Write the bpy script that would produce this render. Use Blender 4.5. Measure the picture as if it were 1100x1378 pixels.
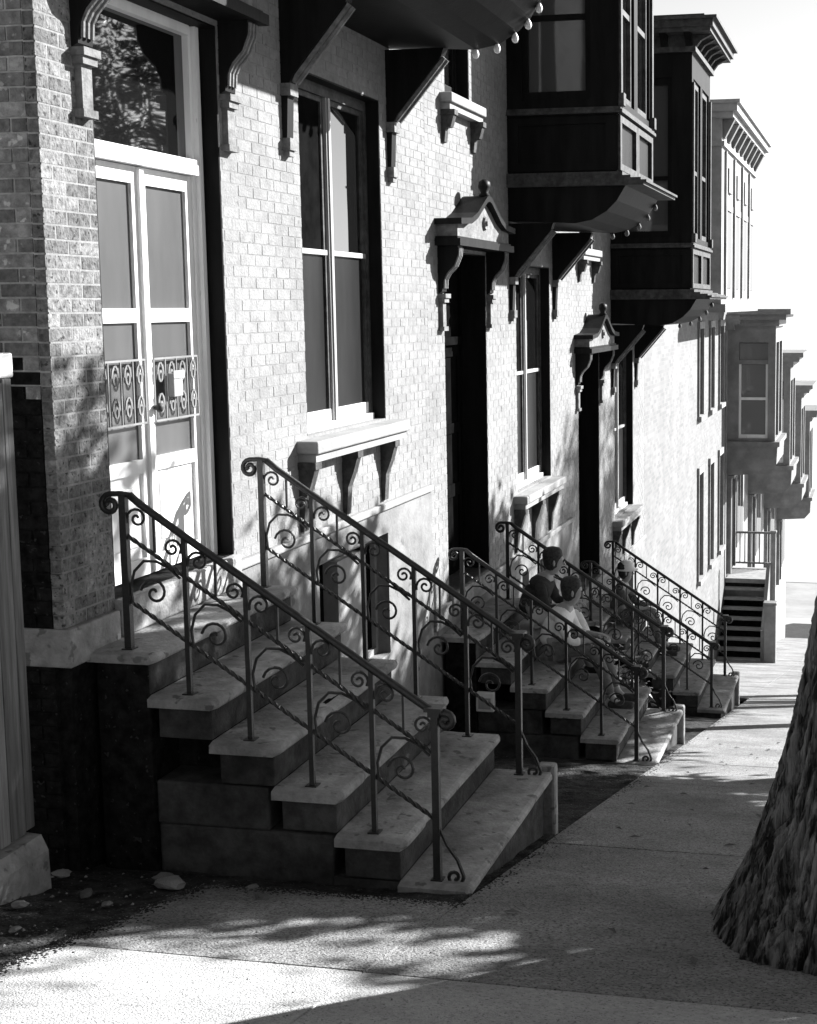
import bpy, bmesh, math, random
from mathutils import Vector, Matrix, noise
R = math.radians
rnd = random.Random(7)
scene = bpy.context.scene
for o in list(bpy.data.objects):
    bpy.data.objects.remove(o)

# ------------------------------------------------------------------ camera
# a view camera on the kerb of a steep street, lens shifted, looking down the row of houses
psi, tilt, roll = R(11.5), R(6.85), R(0.3)
fw = Vector((-math.sin(psi)*math.cos(tilt), math.cos(psi)*math.cos(tilt), -math.sin(tilt)))
r0 = fw.cross(Vector((0, 0, 1))).normalized(); u0 = r0.cross(fw)
rt = r0*math.cos(roll) - u0*math.sin(roll); up = u0*math.cos(roll) + r0*math.sin(roll)
cam_d = bpy.data.cameras.new('camera'); cam = bpy.data.objects.new('camera', cam_d)
scene.collection.objects.link(cam)
M = Matrix((rt, up, -fw)).transposed().to_4x4(); M.translation = (4, 0, 1.6)
cam.matrix_world = M
cam_d.sensor_fit = 'HORIZONTAL'; cam_d.sensor_width = 36; cam_d.lens = 1900/1100*36
cam_d.shift_x = (550-800)/1100; cam_d.shift_y = -(689-640)/1100
cam_d.clip_start = 0.05; cam_d.clip_end = 8000
scene.camera = cam
# ------------------------------------------------------------------ sky and sun
SUN = Vector((0.61, 0.665, 0.43)).normalized()
world = bpy.data.worlds.new('World'); scene.world = world; world.use_nodes = True
nt = world.node_tree; nt.nodes.clear()
sky = nt.nodes.new('ShaderNodeTexSky'); sky.sky_type = 'NISHITA'; sky.sun_disc = False
sky.sun_elevation = math.asin(SUN.z); sky.sun_rotation = math.atan2(SUN.x, SUN.y)
sky.dust_density = 0.6; sky.air_density = 1.0
bw = nt.nodes.new('ShaderNodeRGBToBW'); bg = nt.nodes.new('ShaderNodeBackground'); wo = nt.nodes.new('ShaderNodeOutputWorld')
nt.links.new(sky.outputs[0], bw.inputs[0]); nt.links.new(bw.outputs[0], bg.inputs[0]); nt.links.new(bg.outputs[0], wo.inputs[0])
bg.inputs[1].default_value = 0.05
sun_d = bpy.data.lights.new('sun', 'SUN'); sun_d.energy = 5.0; sun_d.angle = R(0.5); sun_d.color = (1, 1, 1)
sun = bpy.data.objects.new('sun', sun_d); scene.collection.objects.link(sun)
sun.rotation_euler = SUN.to_track_quat('Z', 'Y').to_euler(); sun.location = SUN*60
vs = scene.view_settings
vs.view_transform = 'Standard'; vs.look = 'None'; vs.gamma = 1; vs.use_curve_mapping = False
vs.exposure = 1.9

# ------------------------------------------------------------------ materials (a monochrome photograph: all greys)
MATS = {}
def mat(name, lo, hi=None, scale=6.0, rough=0.8, spec=0.3, bump=0.0, bscale=60.0, detail=6.0, stretch=None, island=0.0,
        contrast=(0.35, 0.65), metal=0.0, bumpdist=0.01, speck=None, world=False, stain=None):
    if name in MATS: return MATS[name]
    hi = lo if hi is None else hi
    m = bpy.data.materials.new(name); m.use_nodes = True; t = m.node_tree; N = t.nodes; L = t.links
    b = N['Principled BSDF']; b.inputs['Roughness'].default_value = rough; b.inputs['Metallic'].default_value = metal
    b.inputs['Specular IOR Level'].default_value = spec
    tc = N.new('ShaderNodeTexCoord'); src = tc.outputs['Object']
    if world: src = N.new('ShaderNodeNewGeometry').outputs['Position']
    if stretch:
        mp = N.new('ShaderNodeMapping'); mp.inputs['Scale'].default_value = stretch; L.new(src, mp.inputs[0]); src = mp.outputs[0]
    nz = N.new('ShaderNodeTexNoise'); nz.inputs['Scale'].default_value = scale; nz.inputs['Detail'].default_value = detail
    nz.inputs['Roughness'].default_value = 0.65
    L.new(src, nz.inputs['Vector'])
    cr = N.new('ShaderNodeValToRGB'); e = cr.color_ramp.elements
    e[0].position, e[1].position = contrast; e[0].color = (lo, lo, lo, 1); e[1].color = (hi, hi, hi, 1)
    L.new(nz.outputs[0], cr.inputs[0]); col = cr.outputs[0]
    if speck:                                   # (scale, threshold, grey): sparse chips and stains with their own shapes
        n2 = N.new('ShaderNodeTexNoise'); n2.inputs['Scale'].default_value = speck[0]; n2.inputs['Detail'].default_value = 3
        L.new(src, n2.inputs['Vector'])
        r2 = N.new('ShaderNodeValToRGB'); r2.color_ramp.elements[0].position = speck[1]; r2.color_ramp.elements[1].position = speck[1]+0.05
        L.new(n2.outputs[0], r2.inputs[0])
        mx = N.new('ShaderNodeMix'); mx.data_type = 'RGBA'; L.new(r2.outputs[0], mx.inputs[0]); L.new(col, mx.inputs[6])
        mx.inputs[7].default_value = (speck[2],)*3 + (1,); col = mx.outputs[2]
    if stain:                                   # (scale, low, high): broad weathering of the surface
        n3 = N.new('ShaderNodeTexNoise'); n3.inputs['Scale'].default_value = stain[0]; n3.inputs['Detail'].default_value = 7; n3.inputs['Roughness'].default_value = 0.7
        L.new(N.new('ShaderNodeNewGeometry').outputs['Position'], n3.inputs['Vector'])
        m3 = N.new('ShaderNodeMapRange'); m3.inputs[1].default_value = 0.35; m3.inputs[2].default_value = 0.6; m3.inputs[3].default_value = stain[1]; m3.inputs[4].default_value = stain[2]
        L.new(n3.outputs[0], m3.inputs[0])
        x3 = N.new('ShaderNodeMix'); x3.data_type = 'RGBA'; x3.blend_type = 'MULTIPLY'; x3.inputs[0].default_value = 1
        L.new(col, x3.inputs[6]); L.new(m3.outputs[0], x3.inputs[7]); col = x3.outputs[2]
    if island:
        g = N.new('ShaderNodeNewGeometry'); oi = N.new('ShaderNodeObjectInfo')
        a = N.new('ShaderNodeMath'); a.operation = 'ADD'; f = N.new('ShaderNodeMath'); f.operation = 'FRACT'
        L.new(g.outputs['Random Per Island'], a.inputs[0]); L.new(oi.outputs['Random'], a.inputs[1]); L.new(a.outputs[0], f.inputs[0])
        mr = N.new('ShaderNodeMapRange'); mr.inputs[3].default_value = 1-island; mr.inputs[4].default_value = 1+island*0.5
        L.new(f.outputs[0], mr.inputs[0])
        m2 = N.new('ShaderNodeMix'); m2.data_type = 'RGBA'; m2.blend_type = 'MULTIPLY'; m2.inputs[0].default_value = 1
        L.new(col, m2.inputs[6]); L.new(mr.outputs[0], m2.inputs[7]); col = m2.outputs[2]
    L.new(col, b.inputs['Base Color'])
    if bump:
        nb = N.new('ShaderNodeTexNoise'); nb.inputs['Scale'].default_value = bscale; nb.inputs['Detail'].default_value = 5
        L.new(src, nb.inputs['Vector'])
        bp = N.new('ShaderNodeBump'); bp.inputs['Strength'].default_value = bump; bp.inputs['Distance'].default_value = bumpdist
        L.new(nb.outputs[0], bp.inputs['Height']); L.new(bp.outputs[0], b.inputs['Normal'])
    MATS[name] = m
    return m
def brick_tex(name, c1, c2, mortar):
    """far walls whose bricks are too small to tell apart"""
    m = bpy.data.materials.new(name); m.use_nodes = True; N = m.node_tree.nodes; L = m.node_tree.links
    b = N['Principled BSDF']; b.inputs['Roughness'].default_value = 0.85
    tc = N.new('ShaderNodeTexCoord'); sx = N.new('ShaderNodeSeparateXYZ'); cx = N.new('ShaderNodeCombineXYZ')
    L.new(tc.outputs['Object'], sx.inputs[0]); L.new(sx.outputs[1], cx.inputs[0]); L.new(sx.outputs[2], cx.inputs[1])
    br = N.new('ShaderNodeTexBrick'); br.inputs['Scale'].default_value = 1; br.inputs['Brick Width'].default_value = 0.215
    br.inputs['Row Height'].default_value = 0.072; br.inputs['Mortar Size'].default_value = 0.007
    br.inputs['Color1'].default_value = (c1,)*3+(1,); br.inputs['Color2'].default_value = (c2,)*3+(1,); br.inputs['Mortar'].default_value = (mortar,)*3+(1,)
    L.new(cx.outputs[0], br.inputs[0])
    nz = N.new('ShaderNodeTexNoise'); nz.inputs['Scale'].default_value = 1.2; nz.inputs['Detail'].default_value = 8; L.new(tc.outputs['Object'], nz.inputs[0])
    mr = N.new('ShaderNodeMapRange'); mr.inputs[1].default_value = 0.3; mr.inputs[2].default_value = 0.7; mr.inputs[3].default_value = 0.8; mr.inputs[4].default_value = 1.1
    L.new(nz.outputs[0], mr.inputs[0])
    mx = N.new('ShaderNodeMix'); mx.data_type = 'RGBA'; mx.blend_type = 'MULTIPLY'; mx.inputs[0].default_value = 1
    L.new(br.outputs[0], mx.inputs[6]); L.new(mr.outputs[0], mx.inputs[7]); L.new(mx.outputs[2], b.inputs['Base Color'])
    return m
mat('brick_pale', 0.19, 0.255, 13, 0.88, 0.15, 0.6, 60, island=0.09, speck=(18, 0.65, 0.14), world=True, stain=(1.1, 0.80, 1.06))
mat('mortar_pale', 0.18, 0.25, 20, 0.9, 0.1, 0.4, 120, stain=(1.1, 0.76, 1.05))
mat('brick_worn', 0.10, 0.25, 26, 0.92, 0.1, 0.9, 60, island=0.3, speck=(34, 0.60, 0.05), world=True, stain=(2.5, 0.55, 1.1))
mat('brick_red', 0.14, 0.28, 24, 0.92, 0.1, 0.8, 60, island=0.5, speck=(20, 0.62, 0.42), world=True, stain=(2.0, 0.55, 1.15))
mat('mortar_dirty', 0.30, 0.50, 12, 0.9, 0.1, 0.5, 120, stain=(2.0, 0.6, 1.1))
mat('foundation', 0.16, 0.23, 4, 0.85, 0.2, 0.4, 40, speck=(6, 0.64, 0.11), stain=(1.5, 0.65, 1.05))
mat('brownstone', 0.21, 0.34, 10, 0.8, 0.25, 0.7, 45, speck=(13, 0.62, 0.14), world=True, stain=(2.2, 0.65, 1.12))
mat('pale_stone', 0.20, 0.28, 6, 0.8, 0.25, 0.3, 60)
mat('soot_brick', 0.006, 0.02, 14, 0.95, 0.03, 0.8, 30, world=True, speck=(30, 0.66, 0.04))  # near-black brick; on the end wall its tone stands in for shade
mat('iron', 0.010, 0.022, 40, 0.38, 0.5, 0.3, 200)
mat('dark_paint', 0.006, 0.013, 8, 0.5, 0.06, 0.15, 40, stretch=(1, 1, 0.15))
mat('trim_paint', 0.035, 0.08, 14, 0.6, 0.15, 0.3, 60, world=True, stain=(5, 0.6, 1.2))
mat('hood_paint', 0.11, 0.20, 18, 0.75, 0.2, 0.5, 60, world=True, stain=(5, 0.6, 1.15))
mat('black_door', 0.004, 0.008, 6, 0.6, 0.03)
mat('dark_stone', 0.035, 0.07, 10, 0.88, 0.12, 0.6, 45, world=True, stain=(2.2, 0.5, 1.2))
mat('white_paint', 0.62, 0.74, 7, 0.5, 0.4, 0.1, 40, stretch=(1, 1, 0.2), speck=(30, 0.7, 0.4))
mat('grey_paint', 0.26, 0.34, 7, 0.55, 0.35, 0.1, 40, stretch=(1, 1, 0.2))
mat('far_paint', 0.15, 0.21, 3, 0.6, 0.3, stain=(1.5, 0.75, 1.1))
mat('far_light_paint', 0.20, 0.28, 3, 0.6, 0.3, stain=(1.2, 0.75, 1.1))
mat('screen', 0.052, 0.076, 2, 0.3, 0.5, 0.08, 3, stretch=(1, 2, 0.5), contrast=(0.3, 0.7))
mat('dark_screen', 0.012, 0.020, 2, 0.3, 0.5, 0.08, 3, stretch=(1, 2, 0.5), contrast=(0.3, 0.7))
mat('fence_wood', 0.10, 0.24, 6, 0.88, 0.15, 0.6, 30, stretch=(4, 4, 0.22), island=0.3)
mat('dirt', 0.018, 0.06, 9, 0.97, 0.05, 1.0, 45, bumpdist=0.03, speck=(60, 0.63, 0.13), world=True, stain=(2.0, 0.5, 1.3))
mat('pavement', 0.17, 0.32, 38, 0.92, 0.12, 1.2, 90, island=0.05, speck=(75, 0.56, 0.09), world=True, stain=(0.9, 0.58, 1.1), contrast=(0.3, 0.7))
mat('asphalt', 0.045, 0.07, 20, 0.9, 0.2, 0.5, 150)
mat('terrain', 0.22, 0.30, 0.2, 0.95, 0.1)
mat('bark', 0.02, 0.19, 13, 0.97, 0.05, 1.0, 60, stretch=(1.6, 1.6, 0.22), bumpdist=0.02, contrast=(0.42, 0.58))
mat('pebble', 0.12, 0.26, 20, 0.9, 0.1, island=0.5)
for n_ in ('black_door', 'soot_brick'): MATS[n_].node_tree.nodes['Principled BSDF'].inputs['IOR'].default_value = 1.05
MATS['dark_screen'].node_tree.nodes['Principled BSDF'].inputs['IOR'].default_value = 1.15
mat('pavement_sun_tint', 0.29, 0.42, 38, 0.92, 0.12, 1.0, 120, island=0.05, speck=(75, 0.60, 0.17), world=True, stain=(0.9, 0.75, 1.1), contrast=(0.3, 0.7))  # lighter pavement for the near rows, their sunshine put into the colour
def leafmat(name, lo, hi):
    m = mat(name, lo, hi, 3, 0.6, 0.3, island=0.5)
    N = m.node_tree.nodes; b = N['Principled BSDF']
    b.inputs['Transmission Weight'].default_value = 0.0
    return m
leafmat('leaf', 0.05, 0.10); leafmat('leaf_pale', 0.10, 0.26)
def glassmat(name, base, rough=0.03, ior=1.5):
    m = bpy.data.materials.new(name); m.use_nodes = True; b = m.node_tree.nodes['Principled BSDF']
    b.inputs['Base Color'].default_value = (base,)*3+(1,); b.inputs['Roughness'].default_value = rough
    b.inputs['IOR'].default_value = ior; b.inputs['Specular IOR Level'].default_value = 0.5
    nz = m.node_tree.nodes.new('ShaderNodeTexNoise'); nz.inputs['Scale'].default_value = 1.6; nz.inputs['Detail'].default_value = 1
    bp = m.node_tree.nodes.new('ShaderNodeBump'); bp.inputs['Strength'].default_value = 0.12; bp.inputs['Distance'].default_value = 0.02
    tc = m.node_tree.nodes.new('ShaderNodeTexCoord'); m.node_tree.links.new(tc.outputs['Object'], nz.inputs['Vector'])
    m.node_tree.links.new(nz.outputs[0], bp.inputs['Height']); m.node_tree.links.new(bp.outputs[0], b.inputs['Normal'])
    MATS[name] = m; return m
glassmat('glass', 0.006, 0.02, 2.3); glassmat('glass_grey', 0.06, 0.05, 1.6); glassmat('water', 0.35, 0.15, 1.33)  # pale water base: glare off the sky put into its colour
MATS['far_brick'] = brick_tex('far_brick', 0.165, 0.11, 0.15)

# ------------------------------------------------------------------ helpers
col = scene.collection
CACHE = {}
def tag(o, label=None, cat=None, group=None, kind=None):
    if label: o['label'] = label
    if cat: o['category'] = cat
    if group: o['group'] = group
    if kind: o['kind'] = kind
    return o
def empty(name, loc, label, cat, group=None):
    o = bpy.data.objects.new(name, None); o.location = loc; o.empty_display_size = 0.3
    col.objects.link(o); return tag(o, label, cat, group)
def link(name, me, parent=None, loc=(0, 0, 0), rot=None, scale=None):
    o = bpy.data.objects.new(name, me); o.location = loc
    if rot: o.rotation_euler = rot
    if scale: o.scale = scale
    o.parent = parent; col.objects.link(o); return o
class MB:
    def __init__(s): s.v = []; s.f = []
    def add(s, vs_, fs_):
        n = len(s.v); s.v += [tuple(p) for p in vs_]; s.f += [tuple(i+n for i in f) for f in fs_]; return s
    def box(s, x0, x1, y0, y1, z0, z1, ch=0.0):
        if ch <= 0:
            return s.add([(x0, y0, z0), (x1, y0, z0), (x1, y1, z0), (x0, y1, z0), (x0, y0, z1), (x1, y0, z1), (x1, y1, z1), (x0, y1, z1)],
                  [(3, 2, 1, 0), (4, 5, 6, 7), (0, 1, 5, 4), (1, 2, 6, 5), (2, 3, 7, 6), (3, 0, 4, 7)])
        c = min(ch, (x1-x0)*.45, (y1-y0)*.45, (z1-z0)*.45)
        bm = bmesh.new(); bmesh.ops.create_cube(bm, size=1)
        for v in bm.verts:
            v.co = Vector(((x0+x1)/2+v.co.x*(x1-x0), (y0+y1)/2+v.co.y*(y1-y0), (z0+z1)/2+v.co.z*(z1-z0)))
        bmesh.ops.bevel(bm, geom=bm.edges[:], offset=c, segments=2, profile=0.5, affect='EDGES')
        bm.verts.index_update()
        s.add([v.co[:] for v in bm.verts], [tuple(v.index for v in f.verts) for f in bm.faces]); bm.free(); return s
    def prism(s, poly, a, b, axis='y'):
        """poly: outline (p,q); axis y: (x,z), axis x: (y,z), axis z: (x,y); counter orientation is fixed later"""
        n = len(poly)
        def P(p, q, t): return {'y': (p, t, q), 'x': (t, p, q), 'z': (p, q, t)}[axis]
        vs_ = [P(p, q, a) for p, q in poly]+[P(p, q, b) for p, q in poly]
        fs_ = [tuple(range(n)), tuple(range(2*n-1, n-1, -1))]+[(i, i+n, (i+1) % n+n, (i+1) % n) for i in range(n)]
        return s.add(vs_, fs_)
    def tube(s, pts, r, n=6, twist=0.0, square=False, taper=None, caps=True):
        pts = [Vector(p) for p in pts]; k = len(pts); prev = None; base = len(s.v); fs_ = []; vs_ = []
        for i, p in enumerate(pts):
            d = (pts[min(i+1, k-1)]-pts[max(i-1, 0)]).normalized()
            if prev is None:
                a = d.cross(Vector((0, 1, 0)) if abs(d.y) < 0.9 else Vector((0, 0, 1))).normalized()
            else:
                a = (prev - d*prev.dot(d)).normalized()
            prev = a; b = d.cross(a)
            rr = r if taper is None else r*(1+(taper-1)*i/(k-1))
            m = 4 if square else n
            for j in range(m):
                an = 2*math.pi*j/m + twist*i + (math.pi/4 if square else 0)
                vs_.append(p+(a*math.cos(an)+b*math.sin(an))*rr)
        m = 4 if square else n
        for i in range(k-1):
            for j in range(m):
                fs_.append((i*m+j, i*m+(j+1) % m, (i+1)*m+(j+1) % m, (i+1)*m+j))
        if caps: fs_ += [tuple(range(m-1, -1, -1)), tuple((k-1)*m+j for j in range(m))]
        return s.add(vs_, fs_)
    def lathe(s, prof, c, n=10):
        vs_ = []; fs_ = []
        for r, z in prof:
            for j in range(n):
                a = 2*math.pi*j/n; vs_.append((c[0]+r*math.cos(a), c[1]+r*math.sin(a), c[2]+z))
        for i in range(len(prof)-1):
            for j in range(n): fs_.append((i*n+j, i*n+(j+1) % n, (i+1)*n+(j+1) % n, (i+1)*n+j))
        fs_ += [tuple(range(n-1, -1, -1)), tuple((len(prof)-1)*n+j for j in range(n))]
        return s.add(vs_, fs_)
    def mesh(s, name, m, smooth=False, fix=True):
        me = bpy.data.meshes.new(name); me.from_pydata(s.v, [], s.f)
        if fix:
            bm = bmesh.new(); bm.from_mesh(me); bmesh.ops.recalc_face_normals(bm, faces=bm.faces); bm.to_mesh(me); bm.free()
        me.materials.append(MATS[m])
        if smooth:
            me.polygons.foreach_set('use_smooth', [True]*len(me.polygons))
        me.update(); return me
    def build(s, name, m, parent=None, loc=(0, 0, 0), smooth=False, fix=True):
        return link(name, s.mesh(name, m, smooth, fix), parent, loc)
def part(key, name, m, parent, fn, loc=(0, 0, 0), smooth=False):
    """a part whose mesh is made once and shared by all its repeats"""
    if key not in CACHE:
        mb = MB(); fn(mb); CACHE[key] = mb.mesh(name, m, smooth)
    return link(name, CACHE[key], parent, loc)
def G(y): return 0.074-0.213*y               # the fall of the street

# ------------------------------------------------------------------ ground, pavement, road, river
def sheet(name, xs, ys, zf, m, kind='structure'):
    mb = MB(); nx = len(xs)
    mb.add([(x, y, zf(x, y)) for y in ys for x in xs],
           [(j*nx+i, j*nx+i+1, (j+1)*nx+i+1, (j+1)*nx+i) for j in range(len(ys)-1) for i in range(nx-1)])
    return tag(mb.build(name, m, fix=False), kind=kind)
def terr(x, y): return G(max(min(y, 175), -60))-0.16
sheet('terrain', [-400, -40, 0, 14, 40, 400], [-400, -60, 0, 30, 60, 120, 175, 200], terr, 'terrain')
MATS['river_m'] = MATS['water']
sheet('river', [-3000, 3000], [198, 6000], lambda x, y: terr(0, 175)+0.05, 'water')
sheet('road', [4.95, 8, 11.5], [-40, 0, 40, 80, 120, 174], lambda x, y: G(y)-0.13, 'asphalt')
# bare earth along the house fronts, lumpy
def dz_dirt(x, y):
    n = noise.noise((x*1.7, y*1.7, 0))*0.03+noise.noise((x*7, y*7, 3))*0.012+noise.noise((x*22, y*22, 9))*0.005
    return G(y)+n-0.012-(0.07 if (x > 2.04 or (x > 0.74 and y < 6.15) or y > 19.9) else 0)
xs = [-3+i*0.045 for i in range(int(5.2/0.045))]+[2.2, 3.2, 4.2, 4.75]
ys = [1.5+i*0.05 for i in range(int(11.5/0.05))]
sheet('bare_earth', xs, ys+[13.2, 16, 20, 26, 32, 40, 60, 80, 120], dz_dirt, 'dirt')
# concrete pavement slabs
walk = tag(MB().box(2.06, 4.72, 0, 0.01, -3, -2.99).build('sidewalk', 'pavement'), kind='structure')
me_walk = walk.data; me_walk.clear_geometry()
mbw = MB(); mbw.add([(2.06, -6, G(-6)-0.02), (4.72, -6, G(-6)-0.02), (4.72, 120, G(120)-0.02), (2.06, 120, G(120)-0.02)], [(0, 1, 2, 3)])
mbw.add([(0.73, -6, G(-6)-0.02), (2.05, -6, G(-6)-0.02), (2.05, 6.2, G(6.2)-0.02), (0.73, 6.2, G(6.2)-0.02)], [(0, 1, 2, 3)])
me_walk.from_pydata(mbw.v, [], mbw.f); me_walk.update()
def slab(x0, x1, y0, y1, seed):
    r = random.Random(seed); g = 0.0015
    mb = MB(); h = [r.uniform(-0.002, 0.003) for _ in range(4)]
    p = [(x0+g, y0+g), (x1-g, y0+g), (x1-g, y1-g), (x0+g, y1-g)]; c = 0.004
    q = [(x0+g+c, y0+g+c), (x1-g-c, y0+g+c), (x1-g-c, y1-g-c), (x0+g+c, y1-g-c)]
    vs_ = [(a, b, G(b)-0.05) for a, b in p]+[(a, b, G(b)-0.006+0.5*hh) for (a, b), hh in zip(p, h)]+[(a, b, G(b)+0.004+hh) for (a, b), hh in zip(q, h)]
    fs_ = []
    for k in (0, 4):
        for i in range(4): fs_.append((k+i, k+(i+1) % 4, k+4+(i+1) % 4, k+4+i))
    fs_.append((8, 9, 10, 11))
    mb.add(vs_, fs_); mb.build('slab', 'pavement_sun_tint' if y1 < 5 else 'pavement', walk)
L_ = 1.52
for k in range(-2, 46):
    y0 = 0.4+k*L_
    if y0 > 62: break
    slab(2.06, 4.72, y0, y0+L_, k)
    if y0 > 20.4: slab(0.02, 2.06, y0, y0+L_, 300+k)
    if y0+L_ < 6.6: slab(0.73, 2.06, y0, min(y0+L_, 6.25), 200+k)
kerb = tag(MB().add([], []).build('kerb', 'pale_stone'), kind='structure')
for k in range(-2, 30):
    y0 = 0.4+k*2.2; mb = MB()
    a, b = y0+0.005, y0+2.195
    vs_ = [(4.73, a, G(a)-.3), (4.93, a, G(a)-.3), (4.93, b, G(b)-.3), (4.73, b, G(b)-.3), (4.73, a, G(a)+.01), (4.92, a, G(a)+.01), (4.92, b, G(b)+.01), (4.73, b, G(b)+.01)]
    mb.add(vs_, [(3, 2, 1, 0), (4, 5, 6, 7), (0, 1, 5, 4), (1, 2, 6, 5), (2, 3, 7, 6), (3, 0, 4, 7)]); mb.build('kerbstone', 'pale_stone', kerb)

# ------------------------------------------------------------------ brickwork
CO, BL = 0.072, 0.216
def bricks(y0, y1, z0, z1, openings, seed):
    out = []; r = random.Random(seed); n = int((z1-z0)/CO)
    for k in range(n):
        za = z0+k*CO; zb = za+CO-0.009; y = y0 - (BL/2 if k % 2 else 0)
        while y < y1-0.02:
            ya, yb = max(y, y0), min(y+BL-0.010, y1); y += BL
            segs = [(ya, yb)]
            for (oa, ob, oc, od) in openings:
                if zb > oc+0.01 and za < od-0.01:
                    ns = []
                    for a, b in segs:
                        if b <= oa or a >= ob: ns.append((a, b)); continue
                        if a < oa: ns.append((a, oa))
                        if b > ob: ns.append((ob, b))
                    segs = ns
            for a, b in segs:
                if b-a > 0.025: out.append((a, b, za, zb, r.uniform(-0.0008, 0.0008)))
    return out
def unit_brick(key, m):
    if key not in CACHE:
        mb = MB(); mb.box(-1, 1, -1, 1, -1, 1)
        r = random.Random(key)
        mb.v = [tuple(c*(1-r.uniform(0, 0.05)) for c in v) for v in mb.v]
        CACHE[key] = mb.mesh('brick', m)
    return CACHE[key]
def brick_obj(parent, b, m, i, face='x'):
    a0, b0, za, zb, pr = b
    c = ((a0+b0)/2, (za+zb)/2); s = ((b0-a0)/2, (zb-za)/2)
    me = unit_brick('ub_%s_%d' % (m, i % 4), m)
    if face == 'x': return link('brick', me, parent, (-0.03+pr, c[0], c[1]), None, (0.03, s[0], s[1]))
    return link('brick', me, parent, (c[0], 0.03-pr, c[1]), None, (s[0], 0.03, s[1]))
def brick_stuff(mb, bl):
    for a, b, za, zb, pr in bl:
        x1 = pr; x0 = -0.03
        mb.add([(x1, a, za), (x1, b, za), (x1, b, zb), (x1, a, zb), (x0, a, za), (x0, b, za), (x0, b, zb), (x0, a, zb)],
               [(0, 1, 2, 3), (4, 0, 3, 7), (1, 5, 6, 2), (3, 2, 6, 7), (4, 5, 1, 0)])
def wall_slab(mb, y0, y1, z0, z1, openings, x0=-0.3, x1=-0.0022):
    ycut = sorted({y0, y1, *[c for o in openings for c in o[:2]]}); zcut = sorted({z0, z1, *[min(max(c, z0), z1) for o in openings for c in o[2:]]})
    for i in range(len(ycut)-1):
        for j in range(len(zcut)-1):
            cy, cz = (ycut[i]+ycut[i+1])/2, (zcut[j]+zcut[j+1])/2
            if not any(o[0] < cy < o[1] and o[2] < cz < o[3] for o in openings):
                mb.box(x0, x1, ycut[i], ycut[i+1], zcut[j], zcut[j+1])

# ------------------------------------------------------------------ the three bracketed houses (local: y along the front, z=0 at the water table)
PER, DROP, HY0 = 5.92, 1.18, 6.28
DOOR = (0.49, 1.92, 0.05, 3.30); WIN = (3.14, 4.77, 0.69, 3.25); UPW = (0.62, 1.42, 4.75, 6.7)
BASE = (3.26, 4.74, -1.28, -0.26)
TOPZ = 8.0
def sash_window(h, y0, y1, z0, z1, x, meet, lower, frame='trim_paint', cols=2):
    """double hung: dark box frame, pale mullion, meeting and bottom rails"""
    W, H = y1-y0, z1-z0; mz = meet-z0; key = ('win', round(W, 3), round(H, 3), cols)
    rail = 'grey_paint' if cols == 2 else 'dark_paint'
    def f(mb):
        mb.box(-0.10, 0.0, 0, 0.03, 0, H); mb.box(-0.10, 0.0, W-0.05, W, 0, H)
        mb.box(-0.10, 0.003, 0.03, W-0.05, H-0.08, H)
    w = part(key+('f',), 'window', frame, h, f, (x, y0, z0))
    part(key+('sub',), 'subsill', 'white_paint' if cols == 2 else rail, w, lambda mb: mb.box(-0.10, 0.03, 0.031, W-0.051, 0.0, 0.05))
    if cols == 2: part(key+('mul',), 'mullion', rail, w, lambda mb: (mb.box(-0.10, 0.004, W/2-0.05, W/2+0.035, 0.051, H-0.081), mb.box(0.0, 0.016, W/2-0.03, W/2+0.012, 0.052, H-0.082)))
    cs = [(0.03, W/2-0.05), (W/2+0.035, W-0.05)] if cols == 2 else [(0.03, W-0.05)]
    for n, (a, b) in enumerate(cs):
        B = b-a; k2 = key+(round(B, 3), n)
        part(k2+('br',), 'bottom_rail', 'white_paint' if cols == 2 else rail, w, lambda mb: mb.box(-0.05, -0.012, 0.001, B-0.001, 0.051, 0.14, 0.004), (0, a, 0))
        part(k2+('me',), 'meeting_rail', rail, w, lambda mb: mb.box(-0.05, -0.008, 0.001, B-0.001, mz-0.03, mz+0.01, 0.004), (0, a, 0))
        part(k2+('ls',), 'sash_stile', frame, w, lambda mb: mb.box(-0.05, -0.014, 0.001, 0.03, 0.141, mz-0.031), (0, a, 0))
        part(k2+('ls2',), 'sash_stile', frame, w, lambda mb: mb.box(-0.05, -0.014, B-0.04, B-0.001, 0.141, mz-0.031), (0, a, 0))
        part(k2+('us',), 'upper_sash', frame, w, lambda mb: (mb.box(-0.06, -0.02, 0.001, 0.025, mz+0.011, H-0.081), mb.box(-0.06, -0.02, B-0.05, B-0.001, mz+0.011, H-0.081), mb.box(-0.06, -0.02, 0.025, B-0.05, H-0.12, H-0.081)), (0, a, 0))
        part(k2+('pl',), 'pane', lower, w, lambda mb: mb.box(-0.042, -0.032, 0.02, B-0.03, 0.13, mz-0.025), (0, a, 0))
        part(k2+('pu',), 'pane', 'black_door' if n == 0 and cols == 2 else 'glass', w, lambda mb: mb.box(-0.045, -0.035, 0.02, B-0.04, mz+0.005, H-0.11), (0, a, 0))
    return w
def spiral(cx, cz, r0_, turns, start, sgn=1, n=18, r1=0.012, y=0):
    return [(cx+(r0_+(r1-r0_)*t)*math.cos(start+sgn*turns*2*math.pi*t), y, cz+(r0_+(r1-r0_)*t)*math.sin(start+sgn*turns*2*math.pi*t)) for t in [i/n for i in range(n+1)]]

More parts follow.
